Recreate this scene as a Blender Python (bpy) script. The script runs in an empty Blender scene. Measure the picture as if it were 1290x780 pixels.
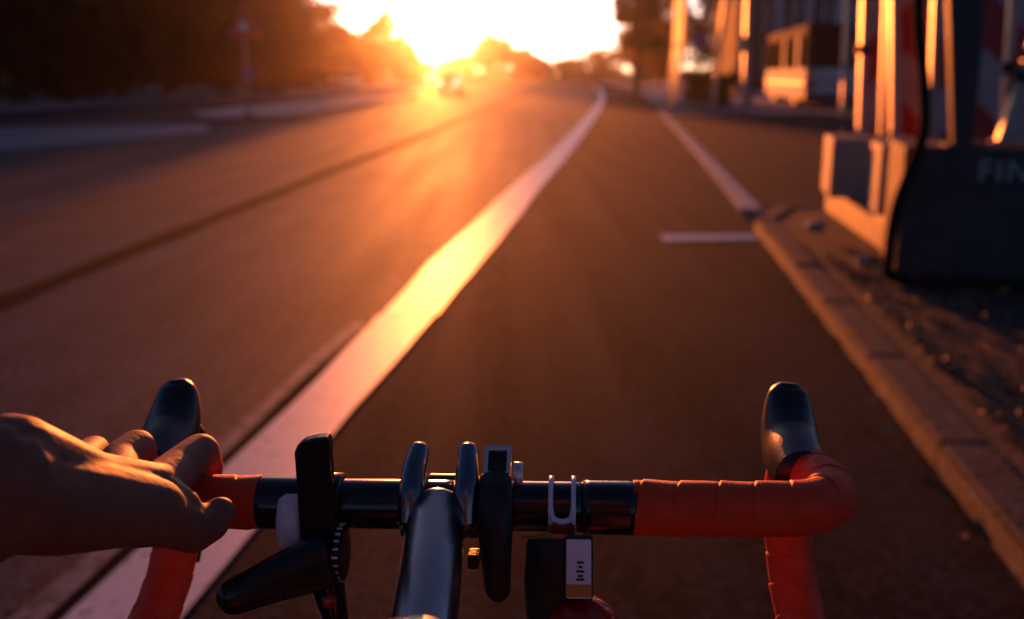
import bpy, bmesh, math, random
import numpy as np
from mathutils import Vector, Matrix, Quaternion
R = math.radians
SC = bpy.context.scene
COL = SC.collection
random.seed(7)

# ------------------------------------------------------------------ camera, sky, sun, exposure
PITCH = 13.2
camd = bpy.data.cameras.new('camera'); cam = bpy.data.objects.new('camera', camd); COL.objects.link(cam)
cam.location = (0, 0, 1.2); cam.rotation_euler = (R(90 - PITCH), 0, 0)
camd.lens = 35; camd.sensor_width = 36; camd.clip_start = 0.02; camd.clip_end = 5000
camd.dof.use_dof = True; camd.dof.focus_distance = 0.60; camd.dof.aperture_fstop = 5.2
camd.dof.aperture_blades = 0
SC.camera = cam

SUN_AZ, SUN_EL = -4.4, 2.9          # degrees; azimuth from +Y, negative = left
sund = Vector((math.sin(R(SUN_AZ)) * math.cos(R(SUN_EL)), math.cos(R(SUN_AZ)) * math.cos(R(SUN_EL)), math.sin(R(SUN_EL))))
w = bpy.data.worlds.new('World'); SC.world = w; w.use_nodes = True
nt = w.node_tree; nt.nodes.clear()
sky = nt.nodes.new('ShaderNodeTexSky'); sky.sky_type = 'NISHITA'; sky.sun_disc = False
sky.sun_elevation = R(SUN_EL); sky.sun_rotation = R(SUN_AZ); sky.dust_density = 1.0; sky.air_density = 0.45; sky.ozone_density = 2.0
bg = nt.nodes.new('ShaderNodeBackground'); bg.inputs['Strength'].default_value = 0.075
wo = nt.nodes.new('ShaderNodeOutputWorld')
tint = nt.nodes.new('ShaderNodeMix'); tint.data_type = 'RGBA'; tint.blend_type = 'MULTIPLY'; tint.inputs['Factor'].default_value = 1; tint.inputs['B'].default_value = (1.06, 0.88, 1.04, 1)
nt.links.new(sky.outputs[0], tint.inputs['A']); nt.links.new(tint.outputs['Result'], bg.inputs[0]); nt.links.new(bg.outputs[0], wo.inputs[0])
sl = bpy.data.lights.new('sun', 'SUN'); sl.energy = 5.0; sl.angle = R(0.5); sl.color = (1.0, 0.215, 0.036)
so = bpy.data.objects.new('sun', sl); COL.objects.link(so); so.rotation_euler = (-sund).to_track_quat('-Z', 'Y').to_euler()
so.location = (0, 0, 30)
vs = SC.view_settings; vs.view_transform = 'Standard'; vs.look = 'None'; vs.gamma = 1; vs.use_curve_mapping = False
vs.exposure = 0.78
SC.cycles.use_denoising = True
SC.cycles.volume_step_rate = 1.0
SC.cycles.max_bounces = 8; SC.cycles.volume_bounces = 1

# ------------------------------------------------------------------ helpers
def pt(px, py, d):
    """point d metres in front of the camera plane on the line of sight of photo pixel (1290 x 780)"""
    u = (px - 645) / 1254 * d; v = (390 - py) / 1254 * d; P = R(PITCH)
    return Vector((u, d * math.cos(P) + v * math.sin(P), 1.2 - d * math.sin(P) + v * math.cos(P)))

def tag(o, label=None, cat=None, group=None, kind=None):
    if label: o['label'] = label
    if cat: o['category'] = cat
    if group: o['group'] = group
    if kind: o['kind'] = kind
    return o
def empty(name, loc=(0, 0, 0), rot=(0, 0, 0), label=None, cat=None, group=None):
    o = bpy.data.objects.new(name, None); COL.objects.link(o); o.location = loc; o.rotation_euler = rot
    o.empty_display_size = 0.1
    return tag(o, label, cat, group)
def link(name, me, mat=None, parent=None, smooth=False):
    o = bpy.data.objects.new(name, me); COL.objects.link(o)
    if mat: me.materials.clear(); me.materials.append(mat)
    if parent: o.parent = parent
    if smooth:
        for p in me.polygons: p.use_smooth = True
    return o
def pyd(name, V, F, mat=None, parent=None, smooth=False):
    me = bpy.data.meshes.new(name); me.from_pydata([tuple(v) for v in V], [], F); me.update()
    return link(name, me, mat, parent, smooth)
def fin(name, bm, mat=None, parent=None, smooth=False, bevel=0, seg=2):
    if bevel:
        bmesh.ops.bevel(bm, geom=[e for e in bm.edges], offset=bevel, segments=seg, affect='EDGES', profile=0.6)
    bmesh.ops.recalc_face_normals(bm, faces=bm.faces)
    me = bpy.data.meshes.new(name); bm.to_mesh(me); bm.free()
    return link(name, me, mat, parent, smooth)
def bbox(bm, x0, x1, y0, y1, z0, z1, M=None):
    vs_ = [bm.verts.new((x, y, z)) for z in (z0, z1) for y in (y0, y1) for x in (x0, x1)]
    for f in ((0, 2, 3, 1), (4, 5, 7, 6), (0, 1, 5, 4), (2, 6, 7, 3), (0, 4, 6, 2), (1, 3, 7, 5)):
        bm.faces.new([vs_[i] for i in f])
    if M: bmesh.ops.transform(bm, matrix=M, verts=vs_)
def box(name, x0, x1, y0, y1, z0, z1, mat, parent=None, bevel=0, M=None, seg=2, smooth=False):
    bm = bmesh.new(); bbox(bm, x0, x1, y0, y1, z0, z1, M)
    return fin(name, bm, mat, parent, bevel=bevel, seg=seg, smooth=smooth)
def catmull(P, n=8):
    P = [Vector(p) for p in P]; out = []
    for i in range(len(P) - 1):
        p0 = P[max(i - 1, 0)]; p1 = P[i]; p2 = P[i + 1]; p3 = P[min(i + 2, len(P) - 1)]
        for k in range(n):
            t = k / n
            out.append(0.5 * ((2 * p1) + (p2 - p0) * t + (2 * p0 - 5 * p1 + 4 * p2 - p3) * t * t + (3 * p1 - p0 - 3 * p2 + p3) * t ** 3))
    out.append(P[-1]); return out
def frames(P):
    T = []
    for i in range(len(P)):
        t = (P[min(i + 1, len(P) - 1)] - P[max(i - 1, 0)]); T.append(t.normalized())
    up = Vector((0, 0, 1)) if abs(T[0].z) < 0.8 else Vector((0, 1, 0))
    n = T[0].cross(up).normalized(); N = [n]
    for i in range(1, len(P)):
        q = T[i - 1].rotation_difference(T[i]); n = (q @ n); n = (n - T[i] * n.dot(T[i])).normalized(); N.append(n)
    return T, N
def tube(name, P, r, mat, parent=None, seg=16, cap=True, smooth=True, fix=None):
    """r: number, list of numbers, list of (rx, ry) or function(i, s, theta)"""
    P = [Vector(p) for p in P]; T, N = frames(P); V = []; F = []; s = 0
    if fix is not None: N = [(Vector(fix) - t * Vector(fix).dot(t)).normalized() for t in T]
    for i, p in enumerate(P):
        if i: s += (p - P[i - 1]).length
        b = T[i].cross(N[i])
        for k in range(seg):
            a = 2 * math.pi * k / seg
            if callable(r): rx = ry = r(i, s, a)
            else:
                ri = r[i] if isinstance(r, (list, tuple)) else r
                rx, ry = ri if isinstance(ri, (list, tuple)) else (ri, ri)
            V.append(p + N[i] * (math.cos(a) * rx) + b * (math.sin(a) * ry))
    n = len(P)
    for i in range(n - 1):
        for k in range(seg):
            k2 = (k + 1) % seg
            F.append((i * seg + k, i * seg + k2, (i + 1) * seg + k2, (i + 1) * seg + k))
    if cap: F.append(tuple(range(seg))[::-1]); F.append(tuple(range((n - 1) * seg, n * seg)))
    return pyd(name, V, F, mat, parent, smooth)
def lathe(name, prof, mat, parent=None, seg=24, M=None, smooth=True):
    """profile [(r, z)] about the z axis"""
    V = []; F = []
    for r, z in prof:
        for k in range(seg):
            a = 2 * math.pi * k / seg; V.append(Vector((r * math.cos(a), r * math.sin(a), z)))
    for i in range(len(prof) - 1):
        for k in range(seg):
            k2 = (k + 1) % seg; F.append((i * seg + k, i * seg + k2, (i + 1) * seg + k2, (i + 1) * seg + k))
    F.append(tuple(range(seg))[::-1]); F.append(tuple(range((len(prof) - 1) * seg, len(prof) * seg)))
    if M: V = [M @ v for v in V]
    return pyd(name, V, F, mat, parent, smooth)
def align(a, b):
    """matrix taking the z axis segment 0..1 direction onto a->b, placed at a"""
    a = Vector(a); b = Vector(b)
    return Matrix.Translation(a) @ (b - a).to_track_quat('Z', 'Y').to_matrix().to_4x4()

# ------------------------------------------------------------------ materials
def mat(name, col, rough=0.5, metal=0.0, spec=0.5, noise=0.0, nscale=20, bump=0.0, bscale=200, col2=None, coat=0, sss=0, coords='Object'):
    m = bpy.data.materials.new(name); m.use_nodes = True; n = m.node_tree; b = n.nodes['Principled BSDF']
    b.inputs['Base Color'].default_value = (*col, 1); b.inputs['Roughness'].default_value = rough
    b.inputs['Metallic'].default_value = metal; b.inputs['Specular IOR Level'].default_value = spec
    b.inputs['Coat Weight'].default_value = coat
    if sss:
        b.inputs['Subsurface Weight'].default_value = sss; b.inputs['Subsurface Radius'].default_value = (0.012, 0.004, 0.002)
        b.inputs['Subsurface Scale'].default_value = 1.0
    tc = n.nodes.new('ShaderNodeTexCoord')
    if noise or col2:
        t = n.nodes.new('ShaderNodeTexNoise'); t.inputs['Scale'].default_value = nscale; t.inputs['Detail'].default_value = 6; t.inputs['Roughness'].default_value = 0.65
        n.links.new(tc.outputs[coords], t.inputs['Vector'])
        r = n.nodes.new('ShaderNodeMapRange'); r.inputs['From Min'].default_value = 0.3; r.inputs['From Max'].default_value = 0.7
        n.links.new(t.outputs['Fac'], r.inputs['Value'])
        mx = n.nodes.new('ShaderNodeMix'); mx.data_type = 'RGBA'
        c2 = col2 or tuple(c * (1 - noise) for c in col)
        mx.inputs['A'].default_value = (*col, 1); mx.inputs['B'].default_value = (*c2, 1)
        n.links.new(r.outputs[0], mx.inputs['Factor']); n.links.new(mx.outputs['Result'], b.inputs['Base Color'])
        rr = n.nodes.new('ShaderNodeMapRange'); rr.inputs['To Min'].default_value = max(rough - 0.1, 0.05); rr.inputs['To Max'].default_value = min(rough + 0.1, 1)
        n.links.new(t.outputs['Fac'], rr.inputs['Value']); n.links.new(rr.outputs[0], b.inputs['Roughness'])
    if bump:
        t2 = n.nodes.new('ShaderNodeTexNoise'); t2.inputs['Scale'].default_value = bscale; t2.inputs['Detail'].default_value = 4
        n.links.new(tc.outputs[coords], t2.inputs['Vector'])
        bp = n.nodes.new('ShaderNodeBump'); bp.inputs['Strength'].default_value = bump; bp.inputs['Distance'].default_value = 0.01
        n.links.new(t2.outputs['Fac'], bp.inputs['Height']); n.links.new(bp.outputs[0], b.inputs['Normal'])
    return m

def asphalt(name, c_dark, c_light, rough=0.55, spec=0.1):
    m = bpy.data.materials.new(name); m.use_nodes = True; n = m.node_tree; L = n.links; b = n.nodes['Principled BSDF']; b.inputs['Specular IOR Level'].default_value = spec
    g = n.nodes.new('ShaderNodeNewGeometry')
    def tex(scale, detail=4, rgh=0.6):
        t = n.nodes.new('ShaderNodeTexNoise'); t.inputs['Scale'].default_value = scale; t.inputs['Detail'].default_value = detail; t.inputs['Roughness'].default_value = rgh
        L.new(g.outputs['Position'], t.inputs['Vector']); return t
    big = tex(0.9, 5); mid = tex(24, 5, 0.75)
    vo = n.nodes.new('ShaderNodeTexVoronoi'); vo.inputs['Scale'].default_value = 75; L.new(g.outputs['Position'], vo.inputs['Vector'])
    # streaks along the road: stretched noise
    mp = n.nodes.new('ShaderNodeMapping'); mp.inputs['Scale'].default_value = (2.2, 0.10, 1); mp.inputs['Rotation'].default_value = (0, 0, R(5))
    L.new(g.outputs['Position'], mp.inputs['Vector']); st = n.nodes.new('ShaderNodeTexNoise'); st.inputs['Scale'].default_value = 1.4; st.inputs['Detail'].default_value = 4
    L.new(mp.outputs[0], st.inputs['Vector'])
    def math_(op, a, bb):
        k = n.nodes.new('ShaderNodeMath'); k.operation = op
        for i, x in enumerate((a, bb)):
            if isinstance(x, (int, float)): k.inputs[i].default_value = x
            else: L.new(x, k.inputs[i])
        return k.outputs[0]
    f = math_('ADD', math_('MULTIPLY', big.outputs['Fac'], 0.9), math_('MULTIPLY', mid.outputs['Fac'], 1.3))
    f = math_('ADD', f, math_('MULTIPLY', st.outputs['Fac'], 0.8))
    sep = n.nodes.new('ShaderNodeSeparateColor'); L.new(vo.outputs['Color'], sep.inputs[0])
    f = math_('ADD', f, math_('MULTIPLY', sep.outputs[0], 0.5))
    r = n.nodes.new('ShaderNodeMapRange'); r.inputs['From Min'].default_value = 1.55; r.inputs['From Max'].default_value = 1.95
    L.new(f, r.inputs['Value'])
    mx = n.nodes.new('ShaderNodeMix'); mx.data_type = 'RGBA'; mx.inputs['A'].default_value = (*c_dark, 1); mx.inputs['B'].default_value = (*c_light, 1)
    L.new(r.outputs[0], mx.inputs['Factor']); L.new(mx.outputs['Result'], b.inputs['Base Color'])
    rr = n.nodes.new('ShaderNodeMapRange'); rr.inputs['To Min'].default_value = rough + 0.08; rr.inputs['To Max'].default_value = rough - 0.12
    L.new(st.outputs['Fac'], rr.inputs['Value']); L.new(rr.outputs[0], b.inputs['Roughness'])
    bp = n.nodes.new('ShaderNodeBump'); bp.inputs['Strength'].default_value = 0.3; bp.inputs['Distance'].default_value = 0.004
    h = math_('ADD', vo.outputs['Distance'], math_('MULTIPLY', mid.outputs['Fac'], 0.25))
    L.new(h, bp.inputs['Height']); L.new(bp.outputs[0], b.inputs['Normal'])
    return m

M = {}
M['asphalt'] = asphalt('asphalt', (0.020, 0.020, 0.023), (0.105, 0.101, 0.108), 0.75, 0.09)
M['lane'] = asphalt('lane_asphalt', (0.009, 0.008, 0.009), (0.058, 0.048, 0.046), 0.9, 0.04)
M['pave'] = mat('paving', (0.54, 0.50, 0.47), 0.7, noise=0.35, nscale=1.5, bump=0.3, bscale=60)
M['road_pale'] = mat('pale_road', (0.30, 0.28, 0.28), 0.6, noise=0.4, nscale=0.8, bump=0.3, bscale=60)
M['soil'] = mat('soil', (0.045, 0.03, 0.02), 0.9, noise=0.5, nscale=9, bump=1.0, bscale=40)
M['earth'] = mat('earth', (0.05, 0.05, 0.025), 0.95, noise=0.4, nscale=0.5)
M['tar'] = mat('tar', (0.006, 0.006, 0.006), 0.95, spec=0.02, noise=0.3, nscale=6, bump=0.3, bscale=60)
M['paint'] = mat('road_paint', (0.84, 0.82, 0.80), 0.5, spec=0.5, noise=0.18, nscale=22, bump=0.15, bscale=160)
M['paint_old'] = mat('old_paint', (0.34, 0.31, 0.29), 0.7, spec=0.2, noise=0.5, nscale=14, bump=0.1, bscale=160)
M['kerb'] = mat('kerb_stone', (0.145, 0.125, 0.108), 0.85, spec=0.15, noise=0.55, nscale=9, bump=0.6, bscale=45)
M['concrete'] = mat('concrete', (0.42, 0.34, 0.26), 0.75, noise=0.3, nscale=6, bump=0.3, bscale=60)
M['concrete_dark'] = mat('shaded_concrete', (0.062, 0.050, 0.045), 0.8, noise=0.4, nscale=5, bump=0.3, bscale=60)  # near-black base colour holds the shade on the lettered block's front
M['letter'] = mat('letter_paint', (0.45, 0.45, 0.45), 0.6, noise=0.3, nscale=20)
M['wood'] = mat('timber', (0.42, 0.27, 0.13), 0.6, noise=0.4, nscale=8, bump=0.3, bscale=40)
M['board'] = mat('weathered_board', (0.15, 0.06, 0.022), 0.85, spec=0.1, noise=0.5, nscale=3)
M['galv'] = mat('galvanised_steel', (0.46, 0.37, 0.29), 0.50, metal=0.4, noise=0.3, nscale=20)
M['steel_dark'] = mat('dark_steel', (0.03, 0.03, 0.035), 0.5, metal=0.3, noise=0.3, nscale=20)
M['rubber'] = mat('black_rubber', (0.012, 0.012, 0.013), 0.48, noise=0.3, nscale=60, bump=0.12, bscale=500)
M['hood'] = mat('hood_rubber', (0.012, 0.012, 0.013), 0.34, noise=0.4, nscale=70, bump=0.05, bscale=500)
M['hose'] = mat('hose_rubber', (0.012, 0.011, 0.011), 0.9, spec=0.1, noise=0.3, nscale=30)
M['gloss_black'] = mat('gloss_black', (0.010, 0.010, 0.012), 0.22, noise=0.25, nscale=50, coat=0.3)
M['satin_black'] = mat('satin_black', (0.012, 0.012, 0.014), 0.27, noise=0.25, nscale=40)
M['stem'] = mat('anodised_black', (0.27, 0.27, 0.29), 0.24, metal=1.0, noise=0.25, nscale=40)
M['chrome'] = mat('brushed_metal', (0.85, 0.83, 0.80), 0.35, metal=0.6, noise=0.2, nscale=80)
M['white_plastic'] = mat('white_plastic', (0.86, 0.87, 0.90), 0.3, noise=0.1, nscale=60)
M['red_lens'] = mat('red_lens', (0.45, 0.02, 0.01), 0.2, noise=0.2, nscale=60, coat=0.5)
M['amber'] = mat('amber_plastic', (0.65, 0.30, 0.04), 0.35, noise=0.2, nscale=60)
M['skin'] = mat('skin', (0.29, 0.115, 0.065), 0.62, spec=0.25, col2=(0.19, 0.075, 0.046), nscale=45, bump=0.05, bscale=260, sss=0.35)
M['nail'] = mat('nail', (0.58, 0.34, 0.27), 0.3, noise=0.1, nscale=60)
M['cloth'] = mat('cloth', (0.03, 0.03, 0.04), 0.9, noise=0.3, nscale=80, bump=0.3, bscale=700)
M['bark'] = mat('bark', (0.10, 0.07, 0.05), 0.9, noise=0.5, nscale=6, bump=0.8, bscale=14)
M['white_car'] = mat('white_car_paint', (0.75, 0.74, 0.73), 0.25, noise=0.05, nscale=3, coat=0.6)
M['dark_car'] = mat('dark_car_paint', (0.05, 0.05, 0.06), 0.25, noise=0.2, nscale=3, coat=0.6)
M['bus_paint'] = mat('bus_paint', (0.58, 0.54, 0.50), 0.75, noise=0.25, nscale=1.2, spec=0.2)
M['glass'] = mat('dark_glass', (0.012, 0.013, 0.015), 0.08, noise=0.2, nscale=2)
M['bus_glass'] = mat('dusty_glass', (0.015, 0.015, 0.017), 0.9, noise=0.3, nscale=2, spec=0.0)
M['sign_red'] = mat('sign_red', (0.55, 0.03, 0.025), 0.4, noise=0.15, nscale=6)
M['sign_white'] = mat('sign_white', (0.75, 0.74, 0.72), 0.4, noise=0.15, nscale=6)
M['sign_blue'] = mat('sign_blue', (0.03, 0.08, 0.42), 0.4, noise=0.15, nscale=6)
M['wall_pale'] = mat('pale_render', (0.55, 0.52, 0.49), 0.8, noise=0.2, nscale=1.2)
M['wall_dark'] = mat('brown_brick', (0.12, 0.075, 0.055), 0.85, noise=0.35, nscale=3)
M['bag'] = mat('black_bag', (0.012, 0.012, 0.013), 0.35, noise=0.3, nscale=9, bump=0.4, bscale=18)
M['dead_leaf'] = mat('dead_leaf', (0.33, 0.17, 0.04), 0.6, col2=(0.16, 0.07, 0.02), nscale=20)

def tape_mat():
    m = mat('red_bar_tape', (0.85, 0.080, 0.016), 0.58, spec=0.28, col2=(0.70, 0.055, 0.012), nscale=55, bump=0.22, bscale=700)
    n = m.node_tree; b = n.nodes['Principled BSDF']; L = n.links
    src = b.inputs['Base Color'].links[0].from_socket
    tc = n.nodes.new('ShaderNodeTexCoord'); t = n.nodes.new('ShaderNodeTexNoise'); t.inputs['Scale'].default_value = 32; t.inputs['Detail'].default_value = 5
    L.new(tc.outputs['Object'], t.inputs['Vector'])
    r = n.nodes.new('ShaderNodeMapRange'); r.inputs['From Min'].default_value = 0.66; r.inputs['From Max'].default_value = 0.78; L.new(t.outputs['Fac'], r.inputs['Value'])
    mx = n.nodes.new('ShaderNodeMix'); mx.data_type = 'RGBA'; mx.inputs['B'].default_value = (0.10, 0.02, 0.014, 1)
    L.new(src, mx.inputs['A']); L.new(r.outputs[0], mx.inputs['Factor']); L.new(mx.outputs['Result'], b.inputs['Base Color'])
    return m
M['tape'] = tape_mat()
def worn(m, dark, thr, scale):
    n = m.node_tree; b = n.nodes['Principled BSDF']; L = n.links; src = b.inputs['Base Color'].links[0].from_socket
    g = n.nodes.new('ShaderNodeNewGeometry'); t = n.nodes.new('ShaderNodeTexNoise'); t.inputs['Scale'].default_value = scale; t.inputs['Detail'].default_value = 8; t.inputs['Roughness'].default_value = 0.75
    L.new(g.outputs['Position'], t.inputs['Vector'])
    r = n.nodes.new('ShaderNodeMapRange'); r.inputs['From Min'].default_value = thr; r.inputs['From Max'].default_value = thr + 0.07; L.new(t.outputs['Fac'], r.inputs['Value'])
    mx = n.nodes.new('ShaderNodeMix'); mx.data_type = 'RGBA'; mx.inputs['B'].default_value = (*dark, 1)
    L.new(src, mx.inputs['A']); L.new(r.outputs[0], mx.inputs['Factor']); L.new(mx.outputs['Result'], b.inputs['Base Color'])
worn(M['paint'], (0.14, 0.125, 0.12), 0.575, 16); worn(M['paint_old'], (0.05, 0.045, 0.042), 0.52, 13); worn(M['kerb'], (0.06, 0.05, 0.042), 0.54, 5)

def leaf_mat(name, c, c2, tr=0.45):
    m = bpy.data.materials.new(name); m.use_nodes = True; n = m.node_tree; L = n.links; n.nodes.remove(n.nodes['Principled BSDF'])
    out = n.nodes['Material Output']; g = n.nodes.new('ShaderNodeNewGeometry')
    mx = n.nodes.new('ShaderNodeMix'); mx.data_type = 'RGBA'; mx.inputs['A'].default_value = (*c, 1); mx.inputs['B'].default_value = (*c2, 1)
    L.new(g.outputs['Random Per Island'], mx.inputs['Factor'])
    d = n.nodes.new('ShaderNodeBsdfDiffuse'); t = n.nodes.new('ShaderNodeBsdfTranslucent'); s = n.nodes.new('ShaderNodeMixShader'); s.inputs[0].default_value = tr
    L.new(mx.outputs['Result'], d.inputs[0]); L.new(mx.outputs['Result'], t.inputs[0]); L.new(d.outputs[0], s.inputs[1]); L.new(t.outputs[0], s.inputs[2])
    L.new(s.outputs[0], out.inputs[0]); return m
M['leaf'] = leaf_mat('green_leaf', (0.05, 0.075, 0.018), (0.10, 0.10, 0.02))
M['leaf_dark'] = leaf_mat('dark_leaf', (0.030, 0.040, 0.014), (0.05, 0.055, 0.018), 0.12)  # darker, less translucent leaf copy; shade on the left trees put into colour
M['leaf_autumn'] = leaf_mat('autumn_leaf', (0.16, 0.10, 0.02), (0.26, 0.13, 0.025), 0.5)

# ------------------------------------------------------------------ the ground and the road
def x0(y):                               # right edge of the white line
    if y > 150: return x0(150) + (y - 150) * 0.041
    return -1.0 + 0.125 * y - 0.00028 * y * y
def seamx(y): return -3.1 + 0.0615 * y - 0.00005 * y * y if y < 150 else seamx(149.9) + (y - 150) * 0.045
def islx(y): return -7.2 + 0.035 * y if y < 150 else -7.2 + 5.25 + (y - 150) * 0.04
YS = [-14 + 2 * i for i in range(22)] + [30 + 5 * i for i in range(30)] + [180 + 15 * i for i in range(19)]
def strip(name, fa, fb, z, m, ys=YS, kind='structure', parent=None):
    V = []; F = []
    for y in ys: V.append((fa(y), y, z)); V.append((fb(y), y, z))
    for i in range(len(ys) - 1): F.append((2 * i, 2 * i + 1, 2 * i + 3, 2 * i + 2))
    o = pyd(name, V, F, m, parent)
    if kind and not parent: o['kind'] = kind
    return o
g_ = pyd('ground', [(-600, -60, -0.03), (600, -60, -0.03), (600, 640, -0.03), (-600, 640, -0.03)], [(0, 1, 2, 3)], M['earth']); g_['kind'] = 'structure'
strip('road', lambda y: -24 + 0.03 * y, lambda y: x0(y) - 0.02, 0.0, M['asphalt'])
strip('bike_lane', lambda y: x0(y) - 0.05, lambda y: x0(y) + 1.97, 0.004, M['lane'])
def jag(y, k): return 0.012 * math.sin(y * 2.3 + k) + 0.009 * math.sin(y * 5.1 + 2 * k)
fine = [-6 + 0.4 * i for i in range(150)] + [54 + 3 * i for i in range(45)]
tj = strip('tar_joint', lambda y: seamx(y) - 0.10 + jag(y, 1), lambda y: seamx(y) + 0.10 + jag(y, 3), 0.004, M['tar'], fine)
# white line in sections with thin gaps
root = empty('lane_marking'); root['kind'] = 'structure'
y = 0.6; k = 0
ends = [0.6, 2.75, 4.95, 9.4, 13.5, 18, 24, 31, 40, 52, 66, 84, 110, 150]
for a, b in zip(ends[:-1], ends[1:]):
    n_ = max(3, int((b - a) / 0.35)); ys = [a + 0.012 + (b - a - 0.012) * i / n_ for i in range(n_ + 1)]
    dx = random.uniform(-0.012, 0.012)
    strip('painted_section', lambda y: x0(y) - 0.255 - 0.085 * min(max((y - 4) / 2.5, 0), 1) + dx + 0.3 * jag(y, k), lambda y: x0(y) + dx + 0.3 * jag(y, k + 2), 0.009 + 0.0006 * (k % 2), M['paint'], ys, parent=root); k += 1  # widens with distance: worn strip and bloom merged into the painted width
strip('worn_line', lambda y: x0(y) - 0.385 + 0.5 * jag(y, 1), lambda y: x0(y) - 0.315 + 0.5 * jag(y, 2), 0.006, M['paint_old'], [0.6 + 0.3 * i for i in range(15)])
strip('joint_line', lambda y: x0(y) - 0.31, lambda y: x0(y) - 0.262, 0.005, M['tar'], [0.6 + 0.3 * i for i in range(15)])
# pale patch laid over the road surface, on the left
p_ = pyd('pale_road_patch', [(-30, 8, 0.005), (-13, 13.0, 0.005), (-8.45, 16.9, 0.005), (-6.7, 22.5, 0.005), (-7.8, 25.6, 0.005), (-12.5, 24.0, 0.005), (-30, 19, 0.005)], [(0, 1, 2, 3, 4, 5, 6)], M['road_pale']); p_['kind'] = 'structure'

# kerbs: real stones, one object each
def kerb(name, path, width, h, length=1.0, z=0.0, maxn=60, side=1, m=None, jit=0.004):
    root = empty(name); root['kind'] = 'structure'
    P = [Vector((*p, 0)) for p in path]
    # resample
    pts = [P[0]]; acc = 0
    S = [0]
    for i in range(1, len(P)): S.append(S[-1] + (P[i] - P[i - 1]).length)
    def at(s):
        s = min(max(s, 0), S[-1])
        for i in range(1, len(P)):
            if s <= S[i]: return P[i - 1].lerp(P[i], (s - S[i - 1]) / max(S[i] - S[i - 1], 1e-6))
        return P[-1]
    n = 0; s = 0
    while s < S[-1] - 0.05 and n < maxn:
        e = min(s + length, S[-1]); a = at(s + 0.006); b = at(e - 0.006); d = (b - a).normalized(); nn = Vector((d.y, -d.x, 0)) * side
        bm = bmesh.new(); hh = h + random.uniform(-jit, jit)
        c = [a, b, b + nn * width, a + nn * width]
        vb = [bm.verts.new((q.x, q.y, z - 0.12)) for q in c]; vt = [bm.verts.new((q.x, q.y, z + hh)) for q in c]
        bm.faces.new(vt); bm.faces.new(vb[::-1])
        for i in range(4): bm.faces.new((vb[i], vb[(i + 1) % 4], vt[(i + 1) % 4], vt[i]))
        bmesh.ops.bevel(bm, geom=[e_ for e_ in bm.edges if all(v in vt for v in e_.verts)], offset=0.014, segments=2, affect='EDGES')
        fin('kerbstone', bm, m or M['kerb'], root); s = e; n += 1
    if s < S[-1] - 0.1:
        V = []; F = []; q = s
        while True:
            a = at(q); b = at(q + 1.0); d = (b - a)
            if d.length < 1e-3: a = at(S[-1] - 1); d = at(S[-1]) - a; a = at(S[-1])
            d.normalize(); nn = Vector((d.y, -d.x, 0)) * side
            V += [(a.x, a.y, z - 0.1), (a.x, a.y, z + h), (a.x + nn.x * width, a.y + nn.y * width, z + h), (a.x + nn.x * width, a.y + nn.y * width, z - 0.1)]
            if q >= S[-1]: break
            q += 2.0
        for i in range(len(V) // 4 - 1):
            for j in range(3): F.append((4 * i + j, 4 * i + j + 1, 4 * i + 5 + j, 4 * i + 4 + j))
        o = pyd('kerb_run', V, F, m or M['kerb'], root); o['kind'] = 'stuff'
    return root
kp = [(x0(y) + 1.96, y) for y in [-8 + 0.5 * i for i in range(33)] ] 
ex, ey = kp[-1]
kp = [p for p in kp if p[1] <= 8.0] + [(x0(8.0) + 1.97 + 0.45 * (1 - math.cos(a)), 8.0 + 0.75 * math.sin(a)) for a in [R(12 * i) for i in range(1, 8)]] + [(2.6, 8.82), (3.3, 8.86), (5.0, 8.95)]
kerb('kerb_right', kp, 0.16, 0.100, 1.0, jit=0.006)
# flush stones across the driveway mouth, then the kerb rises again
kerb('kerb_flush', [(x0(y) + 1.97, y) for y in [9.15 + 0.5 * i for i in range(56)]], 0.23, 0.012, 1.0, jit=0.002, m=M['pave'])
kerb('kerb_far', [(x0(y) + 1.97, y) for y in [38 + 1.0 * i for i in range(130)]], 0.22, 0.13, 1.0, maxn=30)
# ground behind the kerbs
V = [(x0(y) + 2.10, y, 0.092) for y in (-10, -5, 0, 2, 4, 6, 7.8)] + [(2.5, 8.78, 0.092), (40, 9.9, 0.092), (40, -10, 0.092)]
o = pyd('verge', V, [tuple(range(len(V)))], M['soil']); o['kind'] = 'structure'
strip('driveway', lambda y: x0(y) + 2.18, lambda y: 45, 0.002, M['lane'], [8.7, 12, 16, 20, 25, 30, 33])
strip('forecourt', lambda y: x0(y) + 2.18, lambda y: 60, 0.006, M['road_pale'], [33, 36, 39])
strip('pavement', lambda y: x0(y) + 2.17, lambda y: 60 + 0 * y, 0.10, M['pave'], [39.02, 45, 60, 80, 100, 130, 168])
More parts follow.
